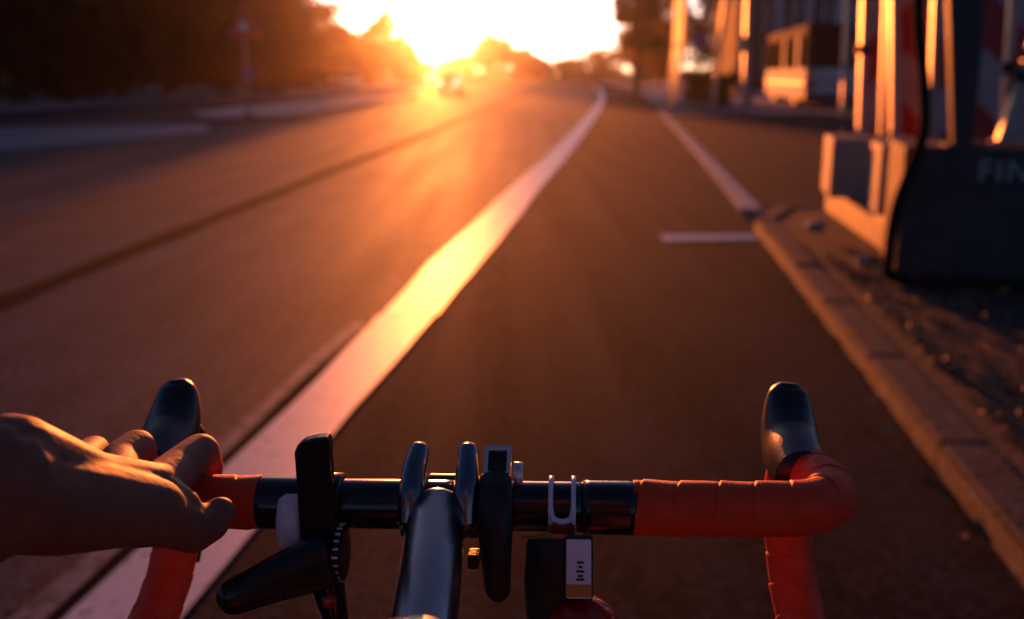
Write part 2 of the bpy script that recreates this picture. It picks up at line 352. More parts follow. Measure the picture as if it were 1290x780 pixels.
# island on the left
il = [(islx(y) - 4.5 + 0.01 * y, y) for y in (60, 52, 45, 40, 36)] + [(-9.9, 31), (-9.0, 28.2), (-7.9, 27.1), (-6.9, 27.3)] + [(islx(y), y) for y in (29, 32, 36, 42, 50, 56)] + [(-6.2, 61), (-7.5, 63)]
kerb('kerb_island', il[8:], 0.2, 0.12, 1.0, maxn=45, side=-1)
kerb('kerb_island_nose', [(-10.4, 33.5), (-9.9, 31), (-9.0, 28.2), (-7.9, 27.1), (-6.9, 27.3)], 0.2, 0.12, 1.0, side=-1)
V = [(p[0] + (0.12 if i < 5 else 0), p[1] + 0.1, 0.11) for i, p in enumerate(il)]
V = [(islx(y) - 4.4 + 0.01 * y, y, 0.11) for y in (62, 55, 48, 42, 36)] + [(-9.75, 31, 0.11), (-8.85, 28.35, 0.11), (-7.85, 27.28, 0.11), (-7.0, 27.48, 0.11)] + [(islx(y) - 0.18, y, 0.11) for y in (29, 32, 36, 42, 50, 56)] + [(-6.35, 60.9, 0.11), (-7.5, 62.8, 0.11)]
o = pyd('traffic_island', V, [tuple(range(len(V)))], M['pave']); o['kind'] = 'structure'
strip('pavement_left', lambda y: -60, lambda y: -17.5 + 0.04 * y if y < 45 else -16.5 + 0.04 * y, 0.10, M['pave'], [30, 45, 60, 80, 100, 140, 180])

# ------------------------------------------------------------------ trees
def crown_mesh(name, clumps, nleaf, size, rng):
    c = np.array([k[:3] for k in clumps]); rad = np.array([k[3] for k in clumps])
    pr = rad ** 2 / (rad ** 2).sum(); idx = rng.choice(len(clumps), nleaf, p=pr)
    d = rng.normal(size=(nleaf, 3)); d /= np.linalg.norm(d, axis=1)[:, None]
    rr = rad[idx] * (rng.random(nleaf) ** 0.45); pos = c[idx] + d * rr[:, None] * np.array([1, 1, 0.8])
    a = rng.normal(size=(nleaf, 3)); a /= np.linalg.norm(a, axis=1)[:, None]
    b = np.cross(a, rng.normal(size=(nleaf, 3))); b /= np.linalg.norm(b, axis=1)[:, None]
    s = size * (0.6 + 0.8 * rng.random(nleaf))[:, None]
    V = np.empty((nleaf, 4, 3)); V[:, 0] = pos - a * s; V[:, 1] = pos + b * s * 0.5; V[:, 2] = pos + a * s; V[:, 3] = pos - b * s * 0.5
    me = bpy.data.meshes.new(name); me.vertices.add(nleaf * 4); me.vertices.foreach_set('co', V.ravel())
    me.loops.add(nleaf * 4); me.loops.foreach_set('vertex_index', np.arange(nleaf * 4, dtype=np.int32))
    me.polygons.add(nleaf); me.polygons.foreach_set('loop_start', np.arange(0, nleaf * 4, 4, dtype=np.int32)); me.polygons.foreach_set('loop_total', np.full(nleaf, 4, np.int32))
    me.update(); return me
def tree(X, Y, h, r, base, label, seed, leaf='leaf', n=3500, size=0.22, name='tree', group=None, tr=0.16, cat='tree'):
    rng = np.random.default_rng(seed); t = empty(name, (X, Y, 0), label=label, cat=cat, group=group)
    th = base + (h - base) * 0.55; lean = rng.normal(size=2) * 0.25
    P = [(0, 0, -0.05), (lean[0] * 0.2, lean[1] * 0.2, th * 0.35), (lean[0] * 0.6, lean[1] * 0.6, th * 0.7), (lean[0], lean[1], th)]
    CP = catmull(P, 4); m_ = len(CP)
    tube('trunk', CP, [tr * (1.35 if i == 0 else 1 - 0.65 * i / m_) for i in range(m_)], M['bark'], t, 10)
    cl = []; hc = (h - base) / 2; zc = base + hc
    nc = int(16 + r * 5)
    for i in range(nc):
        d = rng.normal(size=3); d /= np.linalg.norm(d); q = rng.random() ** 0.4
        k = 0.28 + 0.22 * rng.random(); z = zc + d[2] * q * hc * 0.86; tap = 1 - 0.35 * max(0, (z - zc) / hc)
        cl.append((lean[0] + d[0] * q * r * 0.86 * tap, lean[1] + d[1] * q * r * 0.86 * tap, z, k * r * 0.75))
    for i in range(0, nc, 3):
        c = cl[i]; s = Vector(CP[min(m_ - 1, int(m_ * (0.45 + 0.5 * rng.random())))]); e = Vector(c[:3]); mid = s.lerp(e, 0.5) + Vector((0, 0, -0.06 * (e - s).length))
        L_ = catmull([s, mid, e], 3); tube('limb', L_, [tr * (0.42 - 0.34 * j / len(L_)) for j in range(len(L_))], M['bark'], t, 6)
    link('crown', crown_mesh('crown', cl, n, size, rng), M[leaf], t)
    return t
def bush(X, Y, h, r, label, seed, n=1500, size=0.12, group=None, leaf='leaf', rx=None):
    rng = np.random.default_rng(seed); t = empty('bush', (X, Y, 0), label=label, cat='bush', group=group)
    rx = rx or r; cl = []
    for i in range(14):
        cl.append(((rng.random() - 0.5) * 1.6 * rx, (rng.random() - 0.5) * 1.6 * r, h * (0.25 + 0.5 * rng.random()), h * (0.22 + 0.14 * rng.random())))
    for i in range(5):
        c = cl[i]; tube('stem', [(0, 0, -0.03), (c[0] * 0.4, c[1] * 0.4, c[2] * 0.6), c[:3]], [0.03, 0.022, 0.008], M['bark'], t, 6)
    link('foliage', crown_mesh('foliage', cl, n, size, rng), M[leaf], t); return t

GL = 'trees along the left side'
left = [(-17.5, 33, 9.5, 4.0, 1.6), (-24, 38, 11, 4.6, 1.5), (-20.5, 43, 11.5, 4.4, 1.4), (-17.8, 52, 11, 4.2, 1.5), (-24, 54, 12, 5, 1.2), (-17.2, 63, 11, 4.2, 1.3), (-21.5, 68, 12, 5, 1.2), (-17.0, 76, 10.5, 4.0, 1.2), (-22, 84, 11, 5, 1.2)]
for i, (X, Y, h, r, b) in enumerate(left):
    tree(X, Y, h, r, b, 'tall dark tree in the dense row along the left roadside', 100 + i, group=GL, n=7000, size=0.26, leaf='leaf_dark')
back = [(-29, 45), (-31, 56), (-28, 66), (-30, 78), (-28, 92), (-26, 106), (-34, 70), (-36, 88)]
for i, (X, Y) in enumerate(back):
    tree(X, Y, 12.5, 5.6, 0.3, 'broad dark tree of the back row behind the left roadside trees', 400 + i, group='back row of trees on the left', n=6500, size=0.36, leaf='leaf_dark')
rngw = np.random.default_rng(77)
cw = [(-52 + 14 * rngw.random(), 40 + 110 * rngw.random(), 9 * rngw.random(), 2.6) for i in range(110)] + [(-30 - 14 * rngw.random(), 112 + 60 * rngw.random(), 7 * rngw.random(), 2.4) for i in range(70)]
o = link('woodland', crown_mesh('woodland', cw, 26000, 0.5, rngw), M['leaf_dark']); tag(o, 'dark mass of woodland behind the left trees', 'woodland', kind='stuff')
tree(-19.5, 104, 9.2, 4.2, 1.0, 'low rounded tree between the dense dark row and the white car', 130, n=3600, size=0.26)
tree(-21.8, 128, 7.4, 4.2, 1.0, 'small backlit tree behind the parked white car', 131, n=3600, size=0.26, leaf='leaf_autumn')
tree(-17.6, 142, 10.4, 3.2, 0.6, 'tall glowing tree just left of the sun gap', 132, n=3600, size=0.28, leaf='leaf_autumn')
for i, (X, Y, h, r) in enumerate([(-18.3, 121, 6.6, 4.4), (-15.6, 141, 6.6, 3.4), (-17.5, 178, 5.4, 4.4), (-24, 175, 9.0, 5.5)]):
    tree(X, Y, h, r, 0.3, ['low spreading tree right behind the parked white car', 'low glowing tree at the foot of the tall one by the sun gap', 'small tree deep in the sun gap', 'broad hazy tree behind the tall glowing one'][i], 190 + i, n=3400, size=0.3, leaf='leaf_autumn')
rngf = np.random.default_rng(78)
cf = [(-60 + 115 * rngf.random(), 232 + 30 * rngf.random(), 0.4 + 1.6 * rngf.random(), 1.7) for i in range(170)]
o = link('far_hedgerow', crown_mesh('far_hedgerow', cf, 12000, 0.45, rngf), M['leaf']); tag(o, 'low hazy line of hedges closing the road at the horizon', 'hedge', kind='stuff')
for i, (X, Y, h, r, b) in enumerate([(-2.7, 172, 8.3, 4.4, 0.8), (1.9, 190, 7.0, 4.2, 0.8), (-11.5, 225, 6.0, 5, 0.6), (5.4, 215, 5.6, 3.6, 0.6)]):
    tree(X, Y, h, r, b, ['round backlit tree at the far end of the road, tallest of the far clump', 'lower tree beside the tallest one of the far clump', 'low tree under the sun at the far end of the road', 'smallest tree of the far clump, by the notch of sky'][i], 140 + i, n=3000, size=0.34, leaf='leaf_autumn')
tree(7.35, 60, 9.5, 2.0, 0.7, 'slim street tree beyond the orange-lit panels by the far kerb', 150, n=5200, size=0.2, tr=0.2)
right = [(18.2, 86, 9.5, 4.0, 0.8), (14.4, 99, 9.5, 4.2, 0.8), (15.6, 118, 9.5, 4.6, 0.6), (17.5, 138, 9, 4.6, 0.6)]
for i, (X, Y, h, r, b) in enumerate(right):
    tree(X, Y, h, r, b, 'brown-leaved tree in the row beyond the timber board hoarding', 160 + i, group='trees along the right side', n=4200, size=0.24, leaf='leaf_autumn' if i % 2 else 'leaf')
for i, (X, Y, h, r) in enumerate([(14.5, 172, 6.2, 5.0), (21, 160, 7.5, 5.0), (10.5, 196, 4.4, 4.0)]):
    tree(X, Y, h, r, 0.4, ['low dark tree right of the notch of sky', 'dark tree behind the brown-leaved row', 'shrubby little tree closing the road end'][i], 170 + i, n=2600, size=0.32)
for i, (X, Y, h, r) in enumerate([(-20.5, 38, 2.4, 2.6), (-24.5, 33, 2.6, 3), (-19.5, 47, 2.4, 2.6), (-17.5, 57, 2.2, 2.4), (-17.2, 69, 2.2, 2.4), (-17.5, 82, 2.0, 2.4), (-17.8, 93, 1.8, 2.4)]):
    bush(X, Y, h, r, 'dark bush under the dense row of trees on the left', 180 + i, group='bushes under the left trees', n=2600, size=0.16, leaf='leaf_dark')
bush(7.6, 38.5, 1.5, 1.1, 'dark low bush beside the orange-lit barrier panels', 199, n=1600, size=0.1)

# ------------------------------------------------------------------ signs, cars, bus, buildings
def road_sign():
    t = empty('warning_sign', (-7.35, 28.3, 0.11), label='red triangular warning sign above a small blue sign on an island post', cat='sign')
    tube('post', [(0, 0.03, 0), (0, 0.03, 2.95)], 0.035, M['galv'], t, 12)
    lathe('foot', [(0.2, 0), (0.2, 0.05), (0.06, 0.12)], M['concrete'], t, 16)
    def tri(name, s, yy, m, z=2.42, th=0.012):
        bm = bmesh.new(); pts = []
        for k in range(3):
            a = R(90 + 120 * k); c = Vector((math.cos(a), 0, math.sin(a))) * (s * 0.5)
            for q in (-25, 0, 25): pts.append(c * 0.93 + Vector((math.cos(a + R(q) * 2.4), 0, math.sin(a + R(q) * 2.4))) * s * 0.045)
        f = [bm.verts.new((p.x, yy, p.z + z)) for p in pts]; bk = [bm.verts.new((p.x, yy + th, p.z + z)) for p in pts]
        bm.faces.new(f); bm.faces.new(bk[::-1]); n = len(f)
        for i in range(n): bm.faces.new((f[i], f[(i + 1) % n], bk[(i + 1) % n], bk[i]))
        return fin(name, bm, m, t)
    tri('triangle_plate', 1.02, -0.02, M['sign_red']); tri('triangle_face', 0.36, -0.026, M['sign_white'], th=0.004)
    lathe('blue_disc', [(0.16, -0.012), (0.16, 0.0)], M['sign_blue'], t, 24, Matrix.Translation((0.06, -0.02, 1.12)) @ Matrix.Rotation(R(90), 4, 'X'))
road_sign()

def car(name, loc, rz, paint, label, lamps=False, L=4.3, W=1.78, H=1.46):
    t = empty(name, loc, (0, 0, rz), label, 'car')
    prof = [(-L / 2, 0.35), (-L / 2 - 0.02, 0.62), (-L / 2 + 0.08, 0.86), (-L / 2 + 0.95, 0.98), (L / 2 - 0.32, 1.0), (L / 2 - 0.05, 0.92), (L / 2, 0.6), (L / 2 - 0.04, 0.3), (-L / 2 + 0.1, 0.26)]
    def ext(name, pr, hw, m, top=1.0, bev=0.03):
        bm = bmesh.new(); a = []; b = []
        zmax = max(p[1] for p in pr); zmin = min(p[1] for p in pr)
        for x, z in pr:
            k = hw * (1 - (1 - top) * (z - zmin) / (zmax - zmin)); a.append(bm.verts.new((-k, x, z))); b.append(bm.verts.new((k, x, z)))
        bm.faces.new(a); bm.faces.new(b[::-1]); n = len(pr)
        for i in range(n): bm.faces.new((a[i], b[i], b[(i + 1) % n], a[(i + 1) % n]))
        return fin(name, bm, m, t, bevel=bev, smooth=False)
    ext('body', prof, W / 2, paint, 0.97, 0.05)
    gh = [(-L / 2 + 0.9, 0.95), (-L / 2 + 1.6, H - 0.03), (L / 2 - 1.2, H - 0.02), (L / 2 - 0.35, 0.97)]
    ext('windows', gh, W / 2 - 0.04, M['glass'], 0.78, 0.02)
    ext('roof', [(-L / 2 + 1.5, H - 0.06), (-L / 2 + 1.75, H), (L / 2 - 1.35, H), (L / 2 - 1.05, H - 0.06)], W / 2 * 0.78, paint, 0.92, 0.015)
    for sx in (-1, 1):
        for yy in (-L / 2 + 0.8, L / 2 - 0.75):
            wh = lathe('wheel', [(0.2, -0.1), (0.3, -0.1), (0.315, -0.07), (0.315, 0.07), (0.3, 0.1), (0.2, 0.1)], M['rubber'], t, 18, Matrix.Translation((sx * (W / 2 - 0.1), yy, 0.31)) @ Matrix.Rotation(R(90), 4, 'Y'))
            lathe('rim', [(0.19, -0.104), (0.19, 0.104)], M['galv'], wh, 14, Matrix.Translation((sx * (W / 2 - 0.1), yy, 0.31)) @ Matrix.Rotation(R(90), 4, 'Y'))
        lm = M['lamp_on'] if lamps else M['white_plastic']
        lathe('headlight', [(0.03, 0), (0.12, 0.0), (0.11, 0.05)], lm, t, 12, Matrix.Translation((sx * 0.64, -L / 2 - 0.005, 0.68)) @ Matrix.Rotation(R(90), 4, 'X'))
    box('number_plate', -0.26, 0.26, -L / 2 - 0.045, -L / 2 - 0.03, 0.42, 0.53, M['sign_white'], t)
M['lamp_on'] = mat('lit_headlight', (0.9, 0.9, 0.85), 0.3); _b = M['lamp_on'].node_tree.nodes['Principled BSDF']
_b.inputs['Emission Color'].default_value = (1, 0.93, 0.8, 1); _b.inputs['Emission Strength'].default_value = 2.5
car('oncoming_car', (-5.2, 86, 0), R(-2), M['bus_paint'], 'oncoming car with lit headlights far down the road', True)  # pale paint puts the glare washing over the car into its colour
car('parked_car', (-14.1, 86, 0.0), R(24), M['white_car'], 'white car parked at the left roadside below the trees')

def bus():
    t = empty('parked_bus', (10.95, 38.2, 0), (0, 0, R(-6.5)), 'parked bus with cream lower body and dark upper half behind the construction blocks', 'bus')
    W, L, H = 2.5, 11.0, 3.1
    box('lower_body', 0, W, 0, L, 0.34, 1.5, M['bus_paint'], t, bevel=0.06)
    box('window_band', 0.03, W - 0.03, 0.03, L - 0.03, 1.44, 2.72, M['bus_glass'], t, bevel=0.05)
    box('roof', 0, W, 0, L, 2.66, H, M['hose'], t, bevel=0.1)
    for i in range(7):
        yy = 0.05 + i * (L - 0.4) / 6; box('window_pillar', -0.012, 0.03, yy, yy + (0.55 if i in (1, 3) else 0.2), 1.47, 2.7, M['bus_paint'] if i in (1, 3) else M['hose'], t)
    for xx in (0.02, W - 0.2): box('rear_pillar', xx, xx + 0.18, -0.012, 0.03, 1.47, 2.7, M['steel_dark'], t)
    box('rear_panel_trim', 0.1, W - 0.1, -0.03, 0.0, 0.9, 0.96, M['steel_dark'], t)
    box('bumper', -0.02, W + 0.02, -0.08, 0.1, 0.3, 0.56, M['steel_dark'], t, bevel=0.03)
    box('side_trim', -0.025, -0.0, 0.2, L - 0.2, 0.9, 0.98, M['steel_dark'], t)
    for xx in (0.12, W - 0.36):
        box('tail_lamp', xx, xx + 0.24, -0.05, 0.02, 1.0, 1.42, M['amber'], t, bevel=0.02)
        box('stop_lamp', xx, xx + 0.24, -0.05, 0.02, 0.66, 0.88, M['red_lens'], t, bevel=0.02)
    for sx in (0.2, W - 0.2):
        for yy in (2.6, 8.4):
            wh = lathe('wheel', [(0.28, -0.14), (0.46, -0.14), (0.48, -0.1), (0.48, 0.1), (0.46, 0.14), (0.28, 0.14)], M['rubber'], t, 20, Matrix.Translation((sx, yy, 0.48)) @ Matrix.Rotation(R(90), 4, 'Y'))
            lathe('rim', [(0.27, -0.145), (0.27, 0.145)], M['galv'], wh, 16, Matrix.Translation((sx, yy, 0.48)) @ Matrix.Rotation(R(90), 4, 'Y'))
bus()
# board hoarding, sunlit, parallel to the road
t = empty('board_hoarding', (12.1, 55.5, 0.1), (0, 0, R(-6.5)), 'tall hoarding of upright timber boards glowing orange behind the lamp post', 'fence')
bd = None
for i in range(34):
    hh = random.uniform(5.0, 6.2)
    box('board', random.uniform(-0.02, 0.02), 0.05, i * 0.5, i * 0.5 + 0.46, 0, hh, M['board'], t)
for z in (0.6, 2.4, 4.4): box('rail', 0.055, 0.12, 0, 17, z, z + 0.1, M['wood'], t)
def lamp_post(X, Y, z0, h, label):
    t = empty('lamp_post', (X, Y, z0), label=label, cat='lamp post')
    tube('pole', [(0, 0, 0), (0, 0, 0.6), (0, 0, 0.62), (0, 0, h)], [0.12, 0.12, 0.08, 0.05], M['steel_dark'], t, 12)
    tube('arm', catmull([(0, 0, h - 0.05), (-0.3, 0, h + 0.35), (-1.2, 0, h + 0.5)], 5), 0.035, M['steel_dark'], t, 8)
    box('lamp_head', -1.75, -1.15, -0.12, 0.12, h + 0.44, h + 0.56, M['steel_dark'], t, bevel=0.03)
lamp_post(9.55, 41.0, 0.1, 6.5, 'dark lamp post in front of the timber board hoarding')
t = empty('blue_sign', (6.95, 38.6, 0), label='small blue sign on a thin post behind the orange-lit barrier panels', cat='sign')
tube('post', [(0, 0, 0), (0, 0, 2.75)], 0.03, M['galv'], t, 10); box('plate', -0.2, 0.2, -0.045, -0.03, 2.2, 2.72, M['sign_blue'], t, bevel=0.005)
M['panel'] = mat('panel_board', (0.42, 0.22, 0.10), 0.7, spec=0.18, noise=0.25, nscale=2)
t = empty('barrier_panels', (5.80, 36.6, 0.0), (0, 0, R(-3)), 'orange-lit upright barrier panels standing edge-on at the end of the driveway', 'barrier')
box('lower_panel', 0, 0.07, 0.0, 3.6, 0.0, 2.3, M['panel'], t, bevel=0.01, M=Matrix.Rotation(R(7), 4, 'Y'))
box('upper_panel', 0.32, 0.40, 0.4, 4.0, 2.36, 6.0, M['panel'], t, bevel=0.01)
for yy in (0.5, 3.2): box('post', 0.40, 0.48, yy, yy + 0.1, 0.0, 6.0, M['steel_dark'], t)
# building with pale columns
t = empty('columned_building', (16.6, 75, 0.1), (0, 0, R(-6.5)), 'brown building with pale columns and dark windows behind the bus', 'building')
box('wall', 0.3, 16, 0.3, 12, 0, 11, M['wall_dark'], t)
for i in range(8):
    xx = 0.3 + i * 2.1; box('column', xx, xx + 0.5, 0.0, 0.32, 0, 11, M['wall_pale'], t, bevel=0.03)
    if i < 7:
        for z in (1.0, 4.2, 7.4):
            wdw = box('window', xx + 0.95, xx + 1.9, 0.26, 0.34, z, z + 2.2, M['glass'], t); box('frame', xx + 1.38, xx + 1.46, 0.23, 0.27, z, z + 2.2, M['wall_pale'], wdw)
for i in range(6):
    yy = 0.5 + i * 2; box('column', 0.0, 0.32, yy, yy + 0.7, 0, 11, M['wall_pale'], t, bevel=0.03)
box('cornice', -0.1, 16.1, -0.1, 12.1, 11, 11.5, M['wall_pale'], t, bevel=0.05)

# ------------------------------------------------------------------ construction site on the right
def block(loc, rz, w_, d_, h_, m, label, letters=False):
    t = empty('concrete_block', loc, (0, 0, rz), label, 'concrete block', 'concrete blocks on the verge')
    bm = bmesh.new(); bbox(bm, 0, w_, 0, d_, 0, h_); fin('body', bm, m, t, bevel=0.018)
    for xx in (w_ * 0.25, w_ * 0.75):
        tube('lifting_loop', catmull([(xx - 0.06, d_ / 2, h_ - 0.02), (xx - 0.05, d_ / 2, h_ + 0.05), (xx, d_ / 2, h_ + 0.075), (xx + 0.05, d_ / 2, h_ + 0.05), (xx + 0.06, d_ / 2, h_ - 0.02)], 4), 0.008, M['steel_dark'], t, 6)
    if letters:
        cu = bpy.data.curves.new('t', 'FONT'); cu.body = 'FIN'; cu.size = 0.17; cu.extrude = 0.002; cu.space_character = 1.12
        tmp = bpy.data.objects.new('t', cu); COL.objects.link(tmp); bpy.context.view_layer.update()
        me = bpy.data.meshes.new_from_object(tmp.evaluated_get(bpy.context.evaluated_depsgraph_get())); bpy.data.objects.remove(tmp)
        me.transform(Matrix.Translation((0.385, -0.003, 0.545)) @ Matrix.Rotation(R(90), 4, 'X')); me.name = 'lettering'
        link('lettering', me, M['letter'], t)
    return t
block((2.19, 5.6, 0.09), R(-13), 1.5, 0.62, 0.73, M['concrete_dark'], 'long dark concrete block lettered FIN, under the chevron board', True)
t = empty('timber_beam', (2.39, 6.36, 0.095), (0, 0, R(-7)), 'long sunlit squared timber beam lying under the pale concrete blocks', 'beam')
box('beam', 0, 0.2, 0, 2.02, 0, 0.215, M['wood'], t, bevel=0.012)
for yy in (0.3, 1.6): box('batten', 0.2, 0.62, yy, yy + 0.1, 0.0, 0.2, M['wood'], t, bevel=0.006)
block((2.36, 6.42, 0.312), R(-12), 0.5, 0.5, 0.46, M['concrete'], 'pale concrete block on the timber beam, next to the FIN block')
block((2.36, 7.42, 0.312), R(-12), 0.6, 0.62, 0.44, M['concrete'], 'pale concrete block at the driveway end of the timber beam')

def chevron_mat():
    m = bpy.data.materials.new('chevron_print'); m.use_nodes = True; n = m.node_tree; L = n.links; b = n.nodes['Principled BSDF']; b.inputs['Roughness'].default_value = 0.5
    tc = n.nodes.new('ShaderNodeTexCoord'); s = n.nodes.new('ShaderNodeSeparateXYZ'); L.new(tc.outputs['Object'], s.inputs[0])
    def mt(op, a, bb=0):
        k = n.nodes.new('ShaderNodeMath'); k.operation = op
        for i, x in enumerate((a, bb)):
            if isinstance(x, (int, float)): k.inputs[i].default_value = x
            else: L.new(x, k.inputs[i])
        return k.outputs[0]
    v = mt('ADD', mt('ABSOLUTE', s.outputs['X']), s.outputs['Z']); v = mt('FRACT', mt('DIVIDE', v, 0.96)); v = mt('GREATER_THAN', v, 0.5)
    ns = n.nodes.new('ShaderNodeTexNoise'); ns.inputs['Scale'].default_value = 7; L.new(tc.outputs['Object'], ns.inputs[0])
    mx = n.nodes.new('ShaderNodeMix'); mx.data_type = 'RGBA'; mx.inputs['A'].default_value = (0.36, 0.34, 0.34, 1); mx.inputs['B'].default_value = (0.36, 0.010, 0.012, 1); L.new(v, mx.inputs['Factor'])
    mm = n.nodes.new('ShaderNodeMix'); mm.data_type = 'RGBA'; mm.blend_type = 'MULTIPLY'; mm.inputs['Factor'].default_value = 0.5; L.new(mx.outputs['Result'], mm.inputs['A']); L.new(ns.outputs['Fac'], mm.inputs['B'])
    L.new(mm.outputs['Result'], b.inputs['Base Color']); return m
M['chevron'] = chevron_mat()
def chevron(loc, rz, x_l, x_r, h, label):
    t = empty('chevron_board', loc, (0, 0, rz), label, 'barrier board', 'red and white chevron boards')
    box('board', x_l, x_r, 0, 0.03, 0, h, M['chevron'], t, bevel=0.004)
    for xx in (x_l + 0.05, x_r - 0.1): box('stiffener', xx, xx + 0.05, 0.03, 0.07, 0.02, h, M['steel_dark'], t)
chevron((4.24, 9.2, 0.0), R(-5), -0.52, 1.5, 3.2, 'large red and white chevron board standing beyond the FIN block')
chevron((3.95, 10.3, 0.0), R(-5), -0.42, 0.22, 3.2, 'narrow red and white chevron board behind the steel props')
def prop(a, b, r, m, label, clamps=(), name='steel_prop'):
    a = Vector(a); b = Vector(b); t = empty(name, a, label=label, cat='prop', group='steel props over the blocks')
    d = b - a; Mx = align((0, 0, 0), d)
    bm = bmesh.new(); L_ = d.length; bbox(bm, -r * 0.8, r * 0.8, -r * 0.9, r * 1.7, 0, L_, Mxx := (Matrix.Translation((0, 0, 0)) @ Vector((0, 0, 1)).rotation_difference(d).to_matrix().to_4x4() @ Matrix.Rotation(R(-8), 4, 'Z')))
    fin('post', bm, m, t, bevel=0.004)
    lathe('foot_plate', [(r * 2.1, 0.0), (r * 2.1, 0.012)], m, t, 4 * 4)
    for c in clamps:
        p = d * c; lathe('clamp', [(r * 1.2, -0.035), (r * 1.7, -0.03), (r * 1.7, 0.03), (r * 1.2, 0.035)], M['steel_dark'], t, 12, Matrix.Translation(p) @ Mx)
prop((2.78, 7.95, 0.1), (2.66, 7.95, 2.7), 0.035, M['galv'], 'upright orange-lit steel prop at the driveway end of the blocks', (0.5,))
prop((2.70, 6.95, 0.1), (2.47, 6.95, 2.7), 0.036, M['galv'], 'slightly leaning orange-lit steel prop between the pale blocks')
prop((2.64, 6.25, 0.1), (2.52, 6.25, 2.2), 0.026, M['galv'], 'thin steel prop between the FIN block and the pale block')
prop((2.925, 6.0, 0.824), (2.86, 6.0, 2.6), 0.026, M['galv'], 'thin upright steel prop on the FIN block, crossed by a diagonal', (0.24,))
prop((2.86, 5.9, 0.824), (3.27, 5.9, 2.6), 0.028, M['galv'], 'diagonal steel prop rising from the FIN block', (0.21, 0.28))
prop((7.62, 33.2, 0.0), (7.55, 33.2, 5.2), 0.13, M['galv'], 'stout orange-lit site post standing on the forecourt before the hoarding', (0.45,), 'site_post')
prop((6.75, 34.2, 0.0), (7.15, 34.2, 5.2), 0.10, M['galv'], 'slanted orange-lit site post beside the dark low bush', (), 'site_post')
prop((10.3, 31.5, 0.0), (10.15, 31.5, 5.0), 0.11, M['galv'], 'upright orange-lit site post in front of the bus', (0.3,), 'site_post')
prop((3.55, 9.6, 0.0), (3.40, 9.6, 3.2), 0.03, M['galv'], 'thin steel prop just left of the narrow chevron board', ())
t = empty('steel_strut', (2.50, 5.58, 0.824), label='broad dark steel strut widening upwards in front of the chevron board', cat='strut')
bm = bmesh.new(); q = [(-0.05, 0), (0.06, 0), (-0.16, 1.8), (0.16, 1.8)]
va = [bm.verts.new((x, y_, z)) for y_ in (0, 0.06) for x, z in q]
for f in ((0, 1, 3, 2), (4, 6, 7, 5), (0, 4, 5, 1), (2, 3, 7, 6), (0, 2, 6, 4), (1, 5, 7, 3)): bm.faces.new([va[i] for i in f])
bmesh.ops.transform(bm, matrix=Matrix.Rotation(R(-4), 4, 'Y'), verts=bm.verts); fin('web', bm, M['steel_dark'], t, bevel=0.006)
box('base_plate', -0.1, 0.1, -0.03, 0.09, 0, 0.012, M['steel_dark'], t)
cb = tube('black_hose', catmull([(2.10, 5.45, 2.7), (2.13, 5.45, 1.6), (2.19, 5.44, 1.2), (2.215, 5.43, 0.92), (2.16, 5.43, 0.7), (2.10, 5.42, 0.5), (2.08, 5.41, 0.25), (2.10, 5.38, 0.125), (2.3, 5.2, 0.118), (2.7, 5.15, 0.118)], 8), 0.030, M['hose'])
tag(cb, 'thick black hose hanging down in front of the FIN block', 'hose')
# short worn cross marking in the lane
o = pyd('cross_marking', [(1.14, 7.32, 0.0085), (1.86, 7.40, 0.0085), (1.88, 7.62, 0.0085), (1.13, 7.60, 0.0085)], [(0, 1, 2, 3)], M['paint']); o['kind'] = 'structure'
# stones and fallen leaves
for i, (X, Y, r) in enumerate([(2.16, 7.0, 0.075), (2.06, 5.75, 0.05)]):
    bm = bmesh.new(); bmesh.ops.create_icosphere(bm, subdivisions=2, radius=r)
    for v in bm.verts: v.co *= random.uniform(0.8, 1.15); v.co.z *= 0.62
    o = fin('stone', bm, M['concrete'], smooth=True); o.location = (X, Y, 0.125 + r * 0.5)
    tag(o, ['brown stone lying beside the end of the timber beam', 'small stone lying below the hose on the verge'][i], 'stone')
lm = bpy.data.meshes.new('fallen_leaf'); lv = []
for k in range(9):
    u = k / 8; w_ = 0.5 * math.sin(math.pi * u) ** 0.8 * (1 + 0.2 * math.sin(9 * u)); lv += [(u - 0.5, -w_ * 0.6, 0.18 * (u - 0.5) ** 2 + 0.12 * w_), (u - 0.5, 0, 0.1 * (u - 0.5) ** 2), (u - 0.5, w_ * 0.6, 0.22 * (u - 0.5) ** 2 + 0.15 * w_)]
lf = [(3 * k + j, 3 * k + j + 1, 3 * k + j + 4, 3 * k + j + 3) for k in range(8) for j in (0, 1)]
lm.from_pydata(lv, [], lf); lm.update(); lm.materials.append(M['dead_leaf'])
lspots = [(1.98, 4.05, 0.075), (2.02, 3.9, 0.06), (1.83, 3.02, 0.08), (2.05, 3.5, 0.06), (2.2, 3.7, 0.07)]
for i in range(26): 
    Y = random.uniform(2.4, 5.2); lspots.append((x0(Y) + 2.2 + random.random() ** 1.3 * 1.3, Y, random.uniform(0.035, 0.07)))
gut = [(x0(Y) + 1.93 - 0.06 * random.random() ** 2, Y, random.uniform(0.03, 0.06)) for Y in [2.2 + 0.27 * i + random.uniform(-0.12, 0.12) for i in range(18)]]
for X, Y, s in gut:
    o = bpy.data.objects.new('fallen_leaf', lm); COL.objects.link(o); o.location = (X, Y, 0.006 + s * 0.3); o.scale = (s, s, s); o.rotation_euler = (random.uniform(-0.6, 0.6), random.uniform(-0.6, 0.6), random.uniform(0, 6.3))
    tag(o, 'dry leaf lying in the gutter at the foot of the kerb', 'leaf', 'fallen leaves in the gutter')
